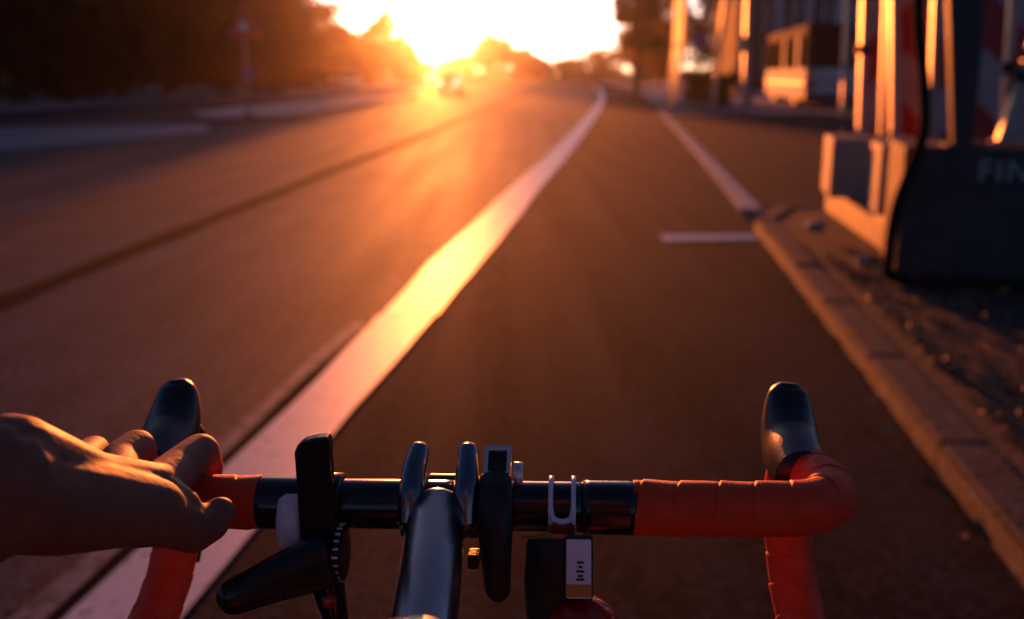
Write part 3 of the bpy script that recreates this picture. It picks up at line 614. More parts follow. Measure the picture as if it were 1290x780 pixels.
for X, Y, s in lspots:
    o = bpy.data.objects.new('fallen_leaf', lm); COL.objects.link(o); o.location = (X, Y, 0.104 + s * 0.3); o.scale = (s, s, s)
    o.rotation_euler = (random.uniform(-0.8, 0.8), random.uniform(-0.8, 0.8), random.uniform(0, 6.3))
    tag(o, 'dry curled leaf lying on the dark verge behind the kerb', 'leaf', 'fallen leaves on the verge')
rng = np.random.default_rng(5); nl = 2600
Yl = rng.uniform(1.2, 6.2, nl); cl = [(x0(a) + 2.19 + 1.6 * b ** 1.5, a, 0.106, 0.012) for a, b in zip(Yl, rng.random(nl))]
o = link('leaf_litter', crown_mesh('leaf_litter', cl, nl, 0.014, rng), M['dead_leaf']); tag(o, 'brown crumbled leaf litter over the verge', 'leaf litter', kind='stuff')

# ------------------------------------------------------------------ the bicycle
BO = Vector((-0.035, 0.5684, 0.9433))
YAW, ROLL = R(-4), R(-0.9)
bike = empty('bicycle', (0, 0, 0), label='road bicycle with drop handlebar wrapped in red tape', cat='bicycle')
BM_ = Matrix.Translation(BO) @ Matrix.Rotation(YAW, 4, 'Z') @ Matrix.Rotation(ROLL, 4, 'Y')
# root at the front tyre's contact with the road
foot = BM_ @ Vector((-0.007, 0.02, 0)); foot.z = 0
bike.location = foot; bike.rotation_euler = (Matrix.Rotation(YAW, 3, 'Z')).to_euler()
BW = Matrix.LocRotScale(foot, Matrix.Rotation(YAW, 3, 'Z').to_quaternion(), None)
B2 = BW.inverted() @ BM_                 # bar frame -> bicycle frame
def bl(p): return B2 @ Vector(p)
def btube(name, P, r, m, parent=bike, seg=24, **k): return tube(name, [bl(p) for p in P], r, m, parent, seg, **k)
HW = 0.222
def half(s):
    P = [(0, 0, 0), (s * 0.06, 0, 0), (s * 0.12, 0, 0), (s * 0.165, 0.0, 0), (s * (HW - 0.010), 0.004, 0), (s * (HW + 0.009), 0.022, 0.0), (s * (HW + 0.008), 0.05, -0.001), (s * (HW + 0.003), 0.082, -0.006),
         (s * (HW + 0.002), 0.108, -0.03), (s * (HW + 0.004), 0.112, -0.066), (s * (HW + 0.006), 0.092, -0.10), (s * (HW + 0.008), 0.055, -0.122), (s * (HW + 0.01), -0.03, -0.132)]
    return P
dens = 40
for s, nm in ((-1, 'l'), (1, 'r')):
    C = catmull(half(s), dens)
    # bare black bar up to where the tape starts
    start = 0.078 if s > 0 else 0.090
    cut = min(i for i, p in enumerate(C) if abs(p.x) >= start)
    btube('handlebar_tube', C[:cut + 6:6], 0.0152, M['gloss_black'])
    ct2 = min(i for i, p in enumerate(C) if abs(p.x) >= (0.108 if s > 0 else 0.121))
    btube('finishing_tape', C[cut:ct2 + 4:3], lambda i, q, a: 0.0163 + 0.0002 * math.sin(40 * q + a), M['gloss_black'])
    T_ = C[ct2:]; pitch = 0.0225
    # resample tape path evenly
    S = [0]
    for i in range(1, len(T_)): S.append(S[-1] + (T_[i] - T_[i - 1]).length)
    N_ = int(S[-1] / 0.0005); E = []; j = 0
    for i in range(N_ + 1):
        q = S[-1] * i / N_
        while j < len(S) - 2 and S[j + 1] < q: j += 1
        E.append(T_[j].lerp(T_[j + 1], (q - S[j]) / max(S[j + 1] - S[j], 1e-9)))
    def rr(i, q, a, s=s):
        ph = (q / pitch + s * a / (2 * math.pi) + 0.05 * math.sin(q * 90)) % 1.0
        ridge = 0.0007 * (1 - ph / 0.92) if ph < 0.92 else 0.0007 * (ph - 0.92) / 0.08 - 0.0009 * math.exp(-((ph - 0.955) / 0.022) ** 2)
        return 0.0163 + ridge + 0.0002 * math.sin(q * 160 + 3 * a)
    btube('bar_tape', E, rr, M['tape'], seg=36)
    # brake hood
    hp = catmull([(s * HW, 0.055, -0.002), (s * HW, 0.078, -0.001), (s * (HW + 0.001), 0.1, 0.001), (s * (HW + 0.002), 0.117, 0.012), (s * (HW + 0.003), 0.127, 0.024), (s * (HW + 0.0035), 0.131, 0.033), (s * (HW + 0.004), 0.132, 0.0385)], 6)
    rad = catmull([(0.0178, 0.0178, 0), (0.0195, 0.0205, 0), (0.0200, 0.022, 0), (0.0190, 0.0185, 0), (0.0165, 0.014, 0), (0.0130, 0.0095, 0), (0.006, 0.004, 0)], 6)
    hood = btube('brake_hood', hp, [(r_.x, r_.y) for r_ in rad], M['hood'], fix=(1, 0, 0))
    lv_ = catmull([(s * HW, 0.118, 0.004), (s * (HW + 0.001), 0.142, -0.004), (s * (HW + 0.002), 0.158, -0.03), (s * (HW + 0.005), 0.155, -0.075), (s * (HW + 0.009), 0.14, -0.115)], 6)
    btube('brake_lever', lv_, [(0.010 - 0.0045 * i / len(lv_), 0.006) for i in range(len(lv_))], M['gloss_black'], fix=(1, 0, 0))
    lathe('bar_end_plug', [(0.014, -0.004), (0.0165, 0), (0.014, 0.003)], M['satin_black'], bike, 20, B2 @ Matrix.Translation((s * (HW + 0.01), -0.0315, -0.132)) @ Matrix.Rotation(R(90), 4, 'X'))
# stem
SU = -0.008
sp = catmull([(SU, -0.012, 0.0), (SU, -0.03, -0.002), (SU + 0.004, -0.08, -0.007), (SU + 0.010, -0.165, -0.016)], 6)
stem = btube('stem', sp, [(0.0172, 0.0175) for i in range(len(sp))], M['stem'], fix=(1, 0, 0), seg=32)
def rxm(x, y_, z): return B2 @ Matrix.Translation((x, y_, z))
lathe('steerer_clamp', [(0.014, -0.026), (0.0215, -0.024), (0.022, 0), (0.0215, 0.022), (0.019, 0.025)], M['stem'], stem, 28, rxm(SU + 0.010, -0.17, -0.016))
lathe('top_cap', [(0.0185, 0), (0.0185, 0.004), (0.012, 0.006), (0.0045, 0.0062)], M['satin_black'], stem, 24, rxm(SU + 0.010, -0.17, 0.0095))
for sx in (-1, 1):
    xx = SU + sx * 0.0165
    # clamp ear wrapped round the bar, rising into a bolt horn
    lathe('clamp_ring', [(0.0155, -0.0078), (0.0196, -0.0072), (0.0202, 0), (0.0196, 0.0072), (0.0155, 0.0078)], M['stem'], stem, 36, rxm(xx, 0, 0) @ Matrix.Rotation(R(90), 4, 'Y'))
    hn = catmull([(xx, -0.018, -0.004), (xx, -0.013, 0.012), (xx, -0.001, 0.0225), (xx - sx * 0.001, 0.010, 0.029), (xx - sx * 0.001, 0.014, 0.031)], 6)
    btube('bolt_horn', hn, [(0.0086 - 0.0026 * i / len(hn), 0.008 - 0.0025 * i / len(hn)) for i in range(len(hn))], M['stem'], stem, seg=16, fix=(1, 0, 0))
    lathe('bolt', [(0.0052, -0.001), (0.0055, 0.002), (0.0036, 0.0048)], M['chrome'], stem, 12, rxm(xx - sx * 0.001, 0.014, 0.030) @ Matrix.Rotation(R(-35), 4, 'X'))
fp = bmesh.new(); bbox(fp, SU - 0.011, SU + 0.011, 0.0165, 0.0215, -0.012, 0.012); fin('faceplate', fp, M['stem'], stem, bevel=0.0015).data.transform(B2)
# head tube, fork, wheels, frame (below and behind the picture)
hb = Vector((SU, -0.168, -0.03)); hd = Vector((SU, -0.11, -0.19))
btube('head_tube', [hb, hd], 0.021, M['dark_car'])
ax = Vector((SU, 0.02, 0)); axz = -(foot.z + BO.z) + 0.335 if False else -(BO.z - 0.336)
axle = Vector((SU, 0.03, axz))
for sx in (-1, 1):
    btube('fork_blade', catmull([(SU + sx * 0.012, -0.108, -0.195), (SU + sx * 0.042, -0.09, -0.25), (SU + sx * 0.048, -0.04, -0.42), (SU + sx * 0.05, 0.03, axz)], 6), 0.011, M['dark_car'], seg=14)
def wheel(c, nm):
    t_ = lathe('wheel', [(0.318, -0.011), (0.327, -0.0125), (0.334, -0.007), (0.336, 0), (0.334, 0.007), (0.327, 0.0125), (0.318, 0.011)], M['rubber'], bike, 64, B2 @ Matrix.Translation(c) @ Matrix.Rotation(R(90), 4, 'Y'))
    lathe('rim', [(0.298, -0.006), (0.300, -0.010), (0.319, -0.010), (0.319, 0.010), (0.300, 0.010), (0.298, 0.006)], M['satin_black'], t_, 64, B2 @ Matrix.Translation(c) @ Matrix.Rotation(R(90), 4, 'Y'))
    lathe('hub', [(0.008, -0.05), (0.02, -0.034), (0.012, -0.03), (0.012, 0.03), (0.02, 0.034), (0.008, 0.05)], M['chrome'], t_, 16, B2 @ Matrix.Translation(c) @ Matrix.Rotation(R(90), 4, 'Y'))
    for k in range(20):
        a = 2 * math.pi * k / 20; sd = 0.03 if k % 2 else -0.03
        tube('spoke', [B2 @ (Vector(c) + Vector((sd, 0.02 * math.cos(a + 0.9), 0.02 * math.sin(a + 0.9)))), B2 @ (Vector(c) + Vector((0, 0.3 * math.cos(a), 0.3 * math.sin(a))))], 0.001, M['chrome'], t_, 5)
# lathe() closes its ends with discs; wheels are built as open rings instead
def ringlathe(name, prof, m, parent, seg, Mx):
    V = []; F = []; n = len(prof)
    for r_, z in prof:
        for k in range(seg): a = 2 * math.pi * k / seg; V.append(Mx @ Vector((r_ * math.cos(a), r_ * math.sin(a), z)))
    for i in range(n):
        i2 = (i + 1) % n
        for k in range(seg): k2 = (k + 1) % seg; F.append((i * seg + k, i * seg + k2, i2 * seg + k2, i2 * seg + k))
    return pyd(name, V, F, m, parent, True)
_l = lathe
def lathe_ring_switch(name, prof, m, parent=None, seg=24, M=None, smooth=True):
    if name in ('wheel', 'rim') and parent is not None and prof[0][0] > 0.25 and seg == 64: return ringlathe(name, prof, m, parent, seg, M)
    return _l(name, prof, m, parent, seg, M, smooth)
lathe = lathe_ring_switch
wheel(axle, 'f'); rear = Vector((SU, -0.96, axz)); wheel(rear, 'r')
bbk = Vector((SU, -0.55, axz - 0.07)); seat = Vector((SU, -0.70, -0.06))
for nm, a, b, r_ in (('top_tube', hb + Vector((0, 0, -0.02)), seat + Vector((0, 0, -0.09)), 0.015), ('down_tube', hd + Vector((0, 0, 0.02)), bbk, 0.018), ('seat_tube', bbk, seat, 0.015)):
    btube(nm, [a, b], r_, M['dark_car'], seg=16)
for sx in (-1, 1):
    o_ = Vector((sx * 0.055, 0, 0)); btube('chain_stay', [bbk + o_ * 0.4, rear + o_], 0.009, M['dark_car'], seg=10); btube('seat_stay', [seat + Vector((sx * 0.014, 0, -0.1)), rear + o_], 0.007, M['dark_car'], seg=10)
    btube('crank', [bbk + o_ * 1.2, bbk + o_ * 1.4 + Vector((0, 0.17 * sx, 0.0))], 0.011, M['satin_black'], seg=10)
    box('pedal', -0.04, 0.04, -0.03, 0.03, -0.01, 0.01, M['satin_black'], bike, bevel=0.004, M=B2 @ Matrix.Translation(bbk + o_ * 2.2 + Vector((0, 0.17 * sx, 0))))
btube('seat_post', [seat, seat + Vector((0, -0.02, 0.09))], 0.013, M['satin_black'], seg=12)
btube('saddle', catmull([seat + Vector((0, -0.13, 0.105)), seat + Vector((0, -0.07, 0.11)), seat + Vector((0, 0.03, 0.105)), seat + Vector((0, 0.13, 0.1))], 5), [(0.06 - 0.003 * i if i < 5 else max(0.045 - 0.0035 * (i - 5), 0.015), 0.018) for i in range(16)], M['satin_black'], fix=(1, 0, 0))

# ------------------------------------------------------------------ things clamped to the bar
def wpt(p): return BM_ @ Vector(p)
def gadget(name, label, cat, at_): 
    o = empty(name, (0, 0, 0), label=label, cat=cat); o.matrix_world = BM_ @ Matrix.Translation(at_); return o
def rbox(name, c, s, m, parent, bev=0.002, rot=None, seg=3):
    Mx = Matrix.Translation(c) @ (rot if rot else Matrix.Identity(4))
    return box(name, -s[0] / 2, s[0] / 2, -s[1] / 2, s[1] / 2, -s[2] / 2, s[2] / 2, m, parent, bevel=bev, M=Mx, seg=seg, smooth=False)
# left: upright plate, thumb arm, pale band
u0 = -0.080
t = gadget('clamp_lever', 'black clamp-on lever with upright plate and pale blue-white band, left of the stem', 'lever', (u0, 0, 0))
lathe('clamp_band', [(0.0155, -0.011), (0.0188, -0.010), (0.0188, 0.010), (0.0155, 0.011)], M['satin_black'], t, 32, Matrix.Rotation(R(90), 4, 'Y'))
bm = bmesh.new(); pr = [(-0.0105, -0.022), (-0.0105, 0.043), (-0.0085, 0.0475), (-0.0045, 0.0505), (0.003, 0.0525), (0.0098, 0.0530), (0.0108, 0.051), (0.0108, -0.022)]
a_ = [bm.verts.new((x, -0.026, z)) for x, z in pr]; b_ = [bm.verts.new((x, -0.0175, z)) for x, z in pr]
bm.faces.new(a_); bm.faces.new(b_[::-1])
for i in range(len(pr)): bm.faces.new((a_[i], b_[i], b_[(i + 1) % len(pr)], a_[(i + 1) % len(pr)]))
fin('upright_plate', bm, M['satin_black'], t, bevel=0.0012)
ar = catmull([(0.009, -0.030, -0.022), (-0.004, -0.034, -0.0255), (-0.020, -0.040, -0.0295), (-0.036, -0.047, -0.034), (-0.0475, -0.052, -0.0375), (-0.0525, -0.0535, -0.039)], 5)
rd = catmull([(0.0205, 0.012, 0), (0.0200, 0.0125, 0), (0.0175, 0.0115, 0), (0.0148, 0.0105, 0), (0.0125, 0.0085, 0), (0.006, 0.004, 0)], 5)
tube('thumb_arm', ar, [(q.x * 0.82, q.y) for q in rd], M['satin_black'], t, 20, fix=(0, 0, 1))
lathe('pale_band', [(0.0150, -0.0075), (0.0192, -0.0072), (0.0205, -0.003), (0.0205, 0.004), (0.0192, 0.0075), (0.0150, 0.0078)], M['white_plastic'], t, 32, Matrix.Translation((-0.0185, -0.004, -0.008)) @ Matrix.Rotation(R(90), 4, 'Y'))
lathe('knurled_wheel', [(0.010, -0.002), (0.0165, -0.0018), (0.0165, 0.0018), (0.010, 0.002)], M['satin_black'], t, 28, Matrix.Translation((0.0135, -0.022, -0.022)) @ Matrix.Rotation(R(90), 4, 'Y'))
for k in range(22):
    a = 2 * math.pi * k / 22; rbox('knurl', (0.0135, -0.022 + 0.0168 * math.cos(a), -0.022 + 0.0168 * math.sin(a)), (0.0034, 0.0015, 0.0015), M['chrome'], t, 0.0003, Matrix.Rotation(a, 4, 'X'), 1)
dn = catmull([(0.004, -0.026, -0.030), (0.006, -0.028, -0.048), (0.008, -0.026, -0.066), (0.009, -0.02, -0.082)], 5)
tube('lower_arm', dn, [(0.0115 - 0.0055 * i / len(dn), 0.008) for i in range(len(dn))], M['gloss_black'], t, 18, fix=(1, 0, 0))
lathe('red_glint', [(0.0045, 0), (0.0045, 0.003), (0.002, 0.004)], M['red_lens'], t, 14, Matrix.Translation((0.008, -0.0345, -0.047)) @ Matrix.Rotation(R(70), 4, 'X'))  # red glint on the lower arm, put in as a small coloured bead
# right of the stem: strap mount with a metal buckle
u1 = 0.026
t = gadget('buckle_strap', 'black strap mount with silver square buckle, right of the stem', 'strap mount', (u1, 0, 0))
lathe('strap_band', [(0.0155, -0.0095), (0.0182, -0.009), (0.0182, 0.009), (0.0155, 0.0095)], M['rubber'], t, 32, Matrix.Rotation(R(90), 4, 'Y'))
st = catmull([(0, -0.004, 0.021), (0.0005, -0.016, 0.016), (0.001, -0.0235, 0.004), (0.001, -0.0265, -0.012), (0.0015, -0.0275, -0.030), (0.0018, -0.027, -0.043), (0.0018, -0.0262, -0.0485)], 5)
rs = catmull([(0.0095, 0.0035, 0), (0.0098, 0.004, 0), (0.0108, 0.0055, 0), (0.0098, 0.006, 0), (0.0084, 0.0055, 0), (0.0075, 0.005, 0), (0.0035, 0.003, 0)], 5)
tube('strap_body', st, [(q.x, q.y) for q in rs], M['rubber'], t, 22, fix=(1, 0, 0))
Bk = Matrix.Translation((0.0005, 0.004, 0.0265)) @ Matrix.Rotation(R(-42), 4, 'X') @ Matrix.Diagonal((1, 1, 1.25, 1))
for nm, c, s_ in (('buckle_bar', (0, 0, 0.0068), (0.0165, 0.006, 0.0028)), ('buckle_bar', (0, 0, -0.0068), (0.0165, 0.006, 0.0028)), ('buckle_side', (-0.007, 0, 0), (0.0028, 0.0058, 0.0112)), ('buckle_side', (0.007, 0, 0), (0.0028, 0.0058, 0.0112))):
    box(nm, c[0] - s_[0] / 2, c[0] + s_[0] / 2, c[1] - s_[1] / 2, c[1] + s_[1] / 2, c[2] - s_[2] / 2, c[2] + s_[2] / 2, M['chrome'], t, bevel=0.0006, M=Bk)
box('buckle_tongue', -0.0056, 0.0056, -0.001, 0.002, -0.0054, 0.0054, M['rubber'], t, bevel=0.0005, M=Bk)
lathe('buckle_pin', [(0.003, -0.003), (0.0058, -0.0026), (0.0058, 0.0026), (0.003, 0.003)], M['chrome'], t, 18, Bk @ Matrix.Translation((0.0128, 0, -0.0055)) @ Matrix.Rotation(R(90), 4, 'Y'))
box('lug', -0.0165, -0.0095, -0.024, -0.012, -0.031, -0.022, M['rubber'], t, bevel=0.002)
box('lug', -0.0145, -0.0095, -0.008, 0.004, 0.010, 0.018, M['rubber'], t, bevel=0.0015)
# further right: lamp with pale clamp and label
u2 = 0.066
t = gadget('bar_lamp', 'black lamp with white clamp, white label plate and red dome, nearest the right tape', 'bike lamp', (u2, 0, 0))
t['label'] = 'black lamp with white U-shaped clamp, white label plate and red dome under the handlebar'
for xx in (-0.0068, 0.0068):
    ringlathe('clamp_prong', [(0.0153, -0.0014), (0.0186, -0.0014), (0.0186, 0.0014), (0.0153, 0.0014)], M['white_plastic'], t, 36, Matrix.Translation((xx, 0, 0)) @ Matrix.Rotation(R(90), 4, 'Y'))
uu = catmull([(-0.0068, -0.0165, 0.006), (-0.0055, -0.0178, 0.0005), (0, -0.0182, -0.0015), (0.0055, -0.0178, 0.0005), (0.0068, -0.0165, 0.006)], 5)
tube('clamp_bow', uu, 0.0019, M['white_plastic'], t, 10)
rbox('clamp_pad', (0, -0.0185, -0.006), (0.0155, 0.003, 0.006), M['red_lens'], t, 0.0008)
rbox('amber_strip', (-0.0145, -0.025, -0.009), (0.0185, 0.004, 0.0032), M['amber'], t, 0.0008, Matrix.Rotation(R(-10), 4, 'Y'))
lb = catmull([(-0.0025, -0.024, -0.010), (-0.0025, -0.0285, -0.022), (-0.003, -0.0305, -0.04), (-0.002, -0.032, -0.062), (-0.001, -0.033, -0.085)], 5)
tube('lamp_body', lb, [(0.0195 - 0.0012 * abs(i - 8) / 8, 0.0115) for i in range(len(lb))], M['rubber'], t, 26, fix=(1, 0, 0))
lp = Matrix.Translation((0.010, -0.0435, -0.0185)) @ Matrix.Rotation(R(-22), 4, 'X')
box('label_plate', -0.0072, 0.0072, -0.001, 0.001, -0.0165, 0.0165, M['white_plastic'], t, bevel=0.0009, M=lp)
box('label_band', -0.0073, 0.0073, -0.0013, -0.0009, -0.0155, -0.0085, M['amber'], t, M=lp)
for k, (z, w_) in enumerate([(0.003, 0.004), (0.0005, 0.0022), (-0.002, 0.0045), (-0.0045, 0.003), (-0.0065, 0.0045)]): box('print_mark', -w_ / 2 + 0.001, w_ / 2 + 0.001, -0.0013, -0.001, z, z + 0.0013, M['satin_black'], t, M=lp)
rbox('label_holder', (0.010, -0.0385, -0.020), (0.0165, 0.008, 0.036), M['rubber'], t, 0.002, Matrix.Rotation(R(-22), 4, 'X'))
lathe('red_dome', [(0.021, -0.006), (0.0215, 0.0), (0.0195, 0.007), (0.014, 0.0125), (0.006, 0.0155)], M['red_lens'], t, 28, Matrix.Translation((0.013, -0.043, -0.056)) @ Matrix.Rotation(R(20), 4, 'X') @ Matrix.Rotation(R(15), 4, 'Y'))

# ------------------------------------------------------------------ the rider's left arm and hand
def capsule(bm, a, b, ra, rb, n=14):
    a = Vector(a); b = Vector(b); d = (b - a); L = d.length
    q = d.to_track_quat('Z', 'Y').to_matrix().to_4x4() if L > 1e-6 else Matrix.Identity(4); Mx = Matrix.Translation(a) @ q
    rings = []
    for k in range(1, 6): t_ = -math.pi / 2 + k * math.pi / 10 * 1.0; rings.append((ra * math.cos(t_), ra * math.sin(t_)))
    for k in range(0, 5): t_ = k * math.pi / 10; rings.append((rb * math.cos(t_), L + rb * math.sin(t_)))
    vv = []
    for r_, z in rings: vv.append([bm.verts.new(Mx @ Vector((r_ * math.cos(2 * math.pi * j / n), r_ * math.sin(2 * math.pi * j / n), z))) for j in range(n)])
    s0 = bm.verts.new(Mx @ Vector((0, 0, -ra))); s1 = bm.verts.new(Mx @ Vector((0, 0, L + rb)))
    for i in range(len(vv) - 1):
        for j in range(n): bm.faces.new((vv[i][j], vv[i][(j + 1) % n], vv[i + 1][(j + 1) % n], vv[i + 1][j]))
    for j in range(n): bm.faces.new((s0, vv[0][(j + 1) % n], vv[0][j])); bm.faces.new((s1, vv[-1][j], vv[-1][(j + 1) % n]))
def chain(bm, pts): 
    for (a, ra), (b, rb) in zip(pts[:-1], pts[1:]): capsule(bm, a, b, ra, rb)
def person():
    bm = bmesh.new(); p = pt
    wrist = p(-10, 612, 0.475)
    # palm: metacarpals fanning from the wrist to the knuckles
    kn = {'index': p(196, 617, 0.575), 'middle': p(146, 608, 0.590), 'ring': p(98, 602, 0.60), 'little': p(52, 598, 0.60)}
    kr = {'index': 0.0155, 'middle': 0.0152, 'ring': 0.0145, 'little': 0.013}
    for i, k in enumerate(('index', 'middle', 'ring', 'little')):
        wv = wrist + Vector((0.004 - 0.007 * i, 0.012, 0.008 - 0.002 * i)); chain(bm, [(wv, 0.0235), (wv.lerp(kn[k], 0.5) + Vector((0, 0, -0.005)), 0.0185), (kn[k], kr[k])])
    # heel of the hand and thumb ball
    chain(bm, [(p(0, 640, 0.478), 0.022), (p(70, 655, 0.505), 0.0185), (p(140, 650, 0.54), 0.018)])
    chain(bm, [(p(-10, 622, 0.472), 0.0275), (p(60, 632, 0.498), 0.0255), (p(130, 638, 0.525), 0.0225), (p(190, 645, 0.548), 0.0195)])
    # thumb
    chain(bm, [(p(130, 640, 0.525), 0.021), (p(205, 652, 0.556), 0.0165), (p(243, 668, 0.570), 0.0132), (p(264, 658, 0.580), 0.0118), (p(277, 646, 0.585), 0.0096)])
    # web between thumb and index
    chain(bm, [(p(190, 620, 0.57), 0.0145), (p(226, 640, 0.568), 0.0125)])
    # fingers over the top of the bar, curling down its far side
    chain(bm, [(kn['index'], 0.0150), (p(224, 592, 0.605), 0.0132), (p(252, 571, 0.632), 0.0128), (p(262, 588, 0.668), 0.0104), (p(258, 615, 0.672), 0.0086)])
    chain(bm, [(kn['middle'], 0.0148), (p(150, 582, 0.62), 0.0126), (p(172, 565, 0.645), 0.0126), (p(182, 582, 0.685), 0.0096), (p(184, 610, 0.69), 0.0080)])
    chain(bm, [(kn['ring'], 0.0142), (p(104, 580, 0.625), 0.0110), (p(118, 568, 0.655), 0.0104), (p(134, 588, 0.70), 0.0086), (p(136, 612, 0.70), 0.0075)])
    chain(bm, [(kn['little'], 0.0130), (p(62, 580, 0.635), 0.0095), (p(80, 578, 0.665), 0.0088), (p(88, 600, 0.69), 0.0076), (p(92, 622, 0.685), 0.0066)])
    # tendon ridges
    chain(bm, [(p(60, 575, 0.495), 0.0050), (p(110, 596, 0.525), 0.0046), (p(190, 610, 0.560), 0.004)])
    chain(bm, [(p(80, 596, 0.500), 0.0056), (p(150, 618, 0.530), 0.0056), (p(205, 636, 0.552), 0.005)])
    # forearm to the elbow and upper arm
    el = Vector((-0.45, 0.20, 0.98)); sh = Vector((-0.24, -0.13, 1.38))
    chain(bm, [(wrist, 0.0315), (wrist.lerp(el, 0.25), 0.034), (wrist.lerp(el, 0.6), 0.043), (el, 0.043)]); chain(bm, [(wrist + Vector((0, 0, -0.006)), 0.030), (wrist.lerp(el, 0.3) + Vector((0, 0, -0.008)), 0.034)])
    chain(bm, [(el, 0.041), (el.lerp(sh, 0.5), 0.048), (sh, 0.055)])
    me = bpy.data.meshes.new('tmp'); bm.to_mesh(me); bm.free(); o = bpy.data.objects.new('tmp', me); COL.objects.link(o)
    r = o.modifiers.new('r', 'REMESH'); r.mode = 'VOXEL'; r.voxel_size = 0.0018; r.adaptivity = 0
    s = o.modifiers.new('s', 'SMOOTH'); s.factor = 0.5; s.iterations = 6
    bpy.context.view_layer.update(); dg = bpy.context.evaluated_depsgraph_get()
    m2 = bpy.data.meshes.new_from_object(o.evaluated_get(dg)); bpy.data.objects.remove(o)
    o2 = bmesh.new()
    hip = Vector((-0.03, -0.36, 1.04)); che = Vector((-0.03, -0.26, 1.30)); nk = Vector((-0.03, -0.19, 1.50)); hd = Vector((-0.03, -0.13, 1.66))
    sr = Vector((0.17, -0.20, 1.41)); er = Vector((0.27, -0.30, 1.13)); hr = Vector((0.09, -0.115, 1.12)); shl = Vector((-0.23, -0.18, 1.42))
    def remesh(bm_, vox, it):
        me_ = bpy.data.meshes.new('tmp'); bm_.to_mesh(me_); bm_.free(); q = bpy.data.objects.new('tmp', me_); COL.objects.link(q)
        r_ = q.modifiers.new('r', 'REMESH'); r_.mode = 'VOXEL'; r_.voxel_size = vox; s_ = q.modifiers.new('s', 'SMOOTH'); s_.factor = 0.5; s_.iterations = it
        bpy.context.view_layer.update(); out = bpy.data.meshes.new_from_object(q.evaluated_get(bpy.context.evaluated_depsgraph_get())); bpy.data.objects.remove(q); return out
    def torso(b_, g):
        for sx in (-1, 1): chain(b_, [(hip + Vector((0.06 * sx, 0, 0)), 0.12 + g), (che + Vector((0.075 * sx, 0, -0.1)), 0.11 + g), (che + Vector((0.075 * sx, 0, 0.04)), 0.115 + g)])
        chain(b_, [(shl, 0.06 + g), (nk + Vector((0, 0, -0.08)), 0.075 + g), (sr, 0.06 + g)])
    def thigh(b_, g, k=1.0):
        for sx in (-1, 1):
            kn_ = Vector((-0.03 + 0.12 * sx, 0.10, 0.72 + 0.06 * sx)); chain(b_, [(hip + Vector((0.09 * sx, 0, -0.04)), 0.095 + g), (hip.lerp(kn_, k) if k < 1 else kn_, (0.06 if k == 1 else 0.075) + g)])
    torso(o2, 0); thigh(o2, 0)
    for sx in (-1, 1):
        kn_ = Vector((-0.03 + 0.12 * sx, 0.10, 0.72 + 0.06 * sx)); an = Vector((-0.04 + 0.11 * sx, -0.02 + 0.15 * sx, 0.34)); chain(o2, [(kn_, 0.055), (kn_.lerp(an, 0.35) + Vector((0, -0.02, 0)), 0.055), (an, 0.034), (an + Vector((0, 0.14, -0.06)), 0.028)])
    chain(o2, [(che, 0.07), (nk, 0.055), (hd, 0.055)]); chain(o2, [(hd + Vector((0, 0.015, -0.06)), 0.058), (hd + Vector((0, 0, 0.035)), 0.078)]); chain(o2, [(hd + Vector((0, 0.085, -0.025)), 0.012), (hd + Vector((0, 0.078, 0.01)), 0.008)])
    for sx in (-1, 1): chain(o2, [(hd + Vector((0.074 * sx, -0.01, -0.02)), 0.014), (hd + Vector((0.078 * sx, -0.01, 0.01)), 0.016)])
    chain(o2, [(sr, 0.055), (er, 0.042), (er.lerp(hr, 0.7), 0.03), (hr, 0.03)])
    for k in range(4): chain(o2, [(hr, 0.02), (hr + Vector((-0.03 - 0.004 * k, 0.03, 0.035 - 0.02 * k)), 0.010), (hr + Vector((-0.065, 0.028, 0.03 - 0.018 * k)), 0.008)])
    chain(o2, [(hr, 0.02), (hr + Vector((-0.035, -0.02, 0.02)), 0.011), (hr + Vector((-0.065, -0.015, 0.03)), 0.009)])
    m3 = remesh(o2, 0.008, 4)
    bm3 = bmesh.new(); bm3.from_mesh(m2); bm3.from_mesh(m3); bm3.to_mesh(m2); bm3.free()
    root = empty('person', (-0.03, -0.36, 0.0), label='person in dark clothes reaching a bare left arm to the red bar tape', cat='person')
    sh_ = Matrix.Translation((0.03, 0.36, 0)); m2.transform(sh_); b = link('body', m2, M['skin'], root, True)
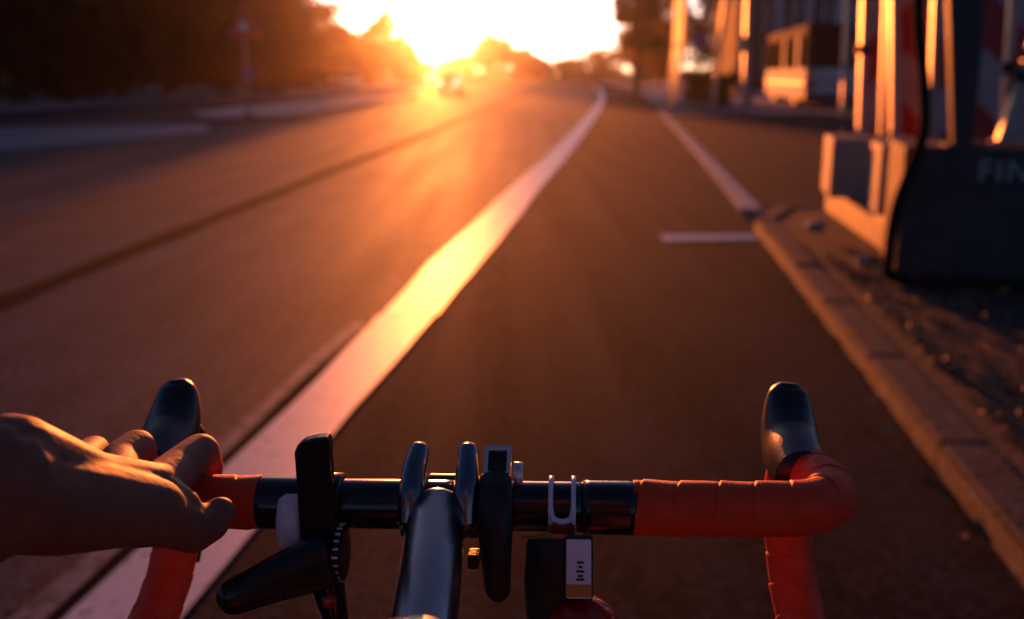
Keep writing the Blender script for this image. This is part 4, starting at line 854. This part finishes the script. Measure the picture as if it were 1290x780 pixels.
    jb = bmesh.new(); torso(jb, 0.014); chain(jb, [(shl, 0.074), (sh, 0.072), (el.lerp(sh, 0.45), 0.062)]); chain(jb, [(sr, 0.07), (sr.lerp(er, 0.65), 0.058)])
    jm = remesh(jb, 0.009, 5); jm.transform(sh_); link('shirt', jm, M['cloth'], root, True)
    jb = bmesh.new(); thigh(jb, 0.012, 0.7); chain(jb, [(hip + Vector((-0.06, 0, -0.03)), 0.135), (hip + Vector((0.06, 0, -0.03)), 0.135)]); jm = remesh(jb, 0.009, 5); jm.transform(sh_); link('shorts', jm, M['cloth'], root, True)
    jb = bmesh.new(); chain(jb, [(hd + Vector((0, -0.025, 0.0)), 0.075), (hd + Vector((0, -0.005, 0.052)), 0.078)]); jm = remesh(jb, 0.006, 2); jm.transform(sh_); link('hair', jm, M['bark'], root, True)
    for sx in (-1, 1):
        e_ = lathe('eye', [(0.004, -0.008), (0.011, -0.004), (0.012, 0), (0.008, 0.007)], M['white_plastic'], root, 12, sh_ @ Matrix.Translation(hd + Vector((0.03 * sx, 0.068, 0.015))) @ Matrix.Rotation(R(-90), 4, 'X'))
        an = Vector((-0.04 + 0.11 * sx, -0.02 + 0.15 * sx, 0.34)); jb = bmesh.new(); chain(jb, [(an + Vector((0, -0.03, -0.05)), 0.04), (an + Vector((0, 0.15, -0.065)), 0.036)]); jm = remesh(jb, 0.006, 3); jm.transform(sh_); link('shoe', jm, M['satin_black'], root, True)
person()

# ------------------------------------------------------------------ haze
hz = box('haze', -640, 640, -70, 660, -1.2, 24, None); hz['kind'] = 'stuff'
hm = bpy.data.materials.new('haze'); hm.use_nodes = True; n = hm.node_tree; n.nodes.remove(n.nodes['Principled BSDF'])
pv = n.nodes.new('ShaderNodeVolumePrincipled'); pv.inputs['Color'].default_value = (0.93, 0.88, 0.85, 1); pv.inputs['Density'].default_value = 0.00024; pv.inputs['Anisotropy'].default_value = 0.93
n.links.new(pv.outputs[0], n.nodes['Material Output'].inputs['Volume']); hz.data.materials.append(hm)
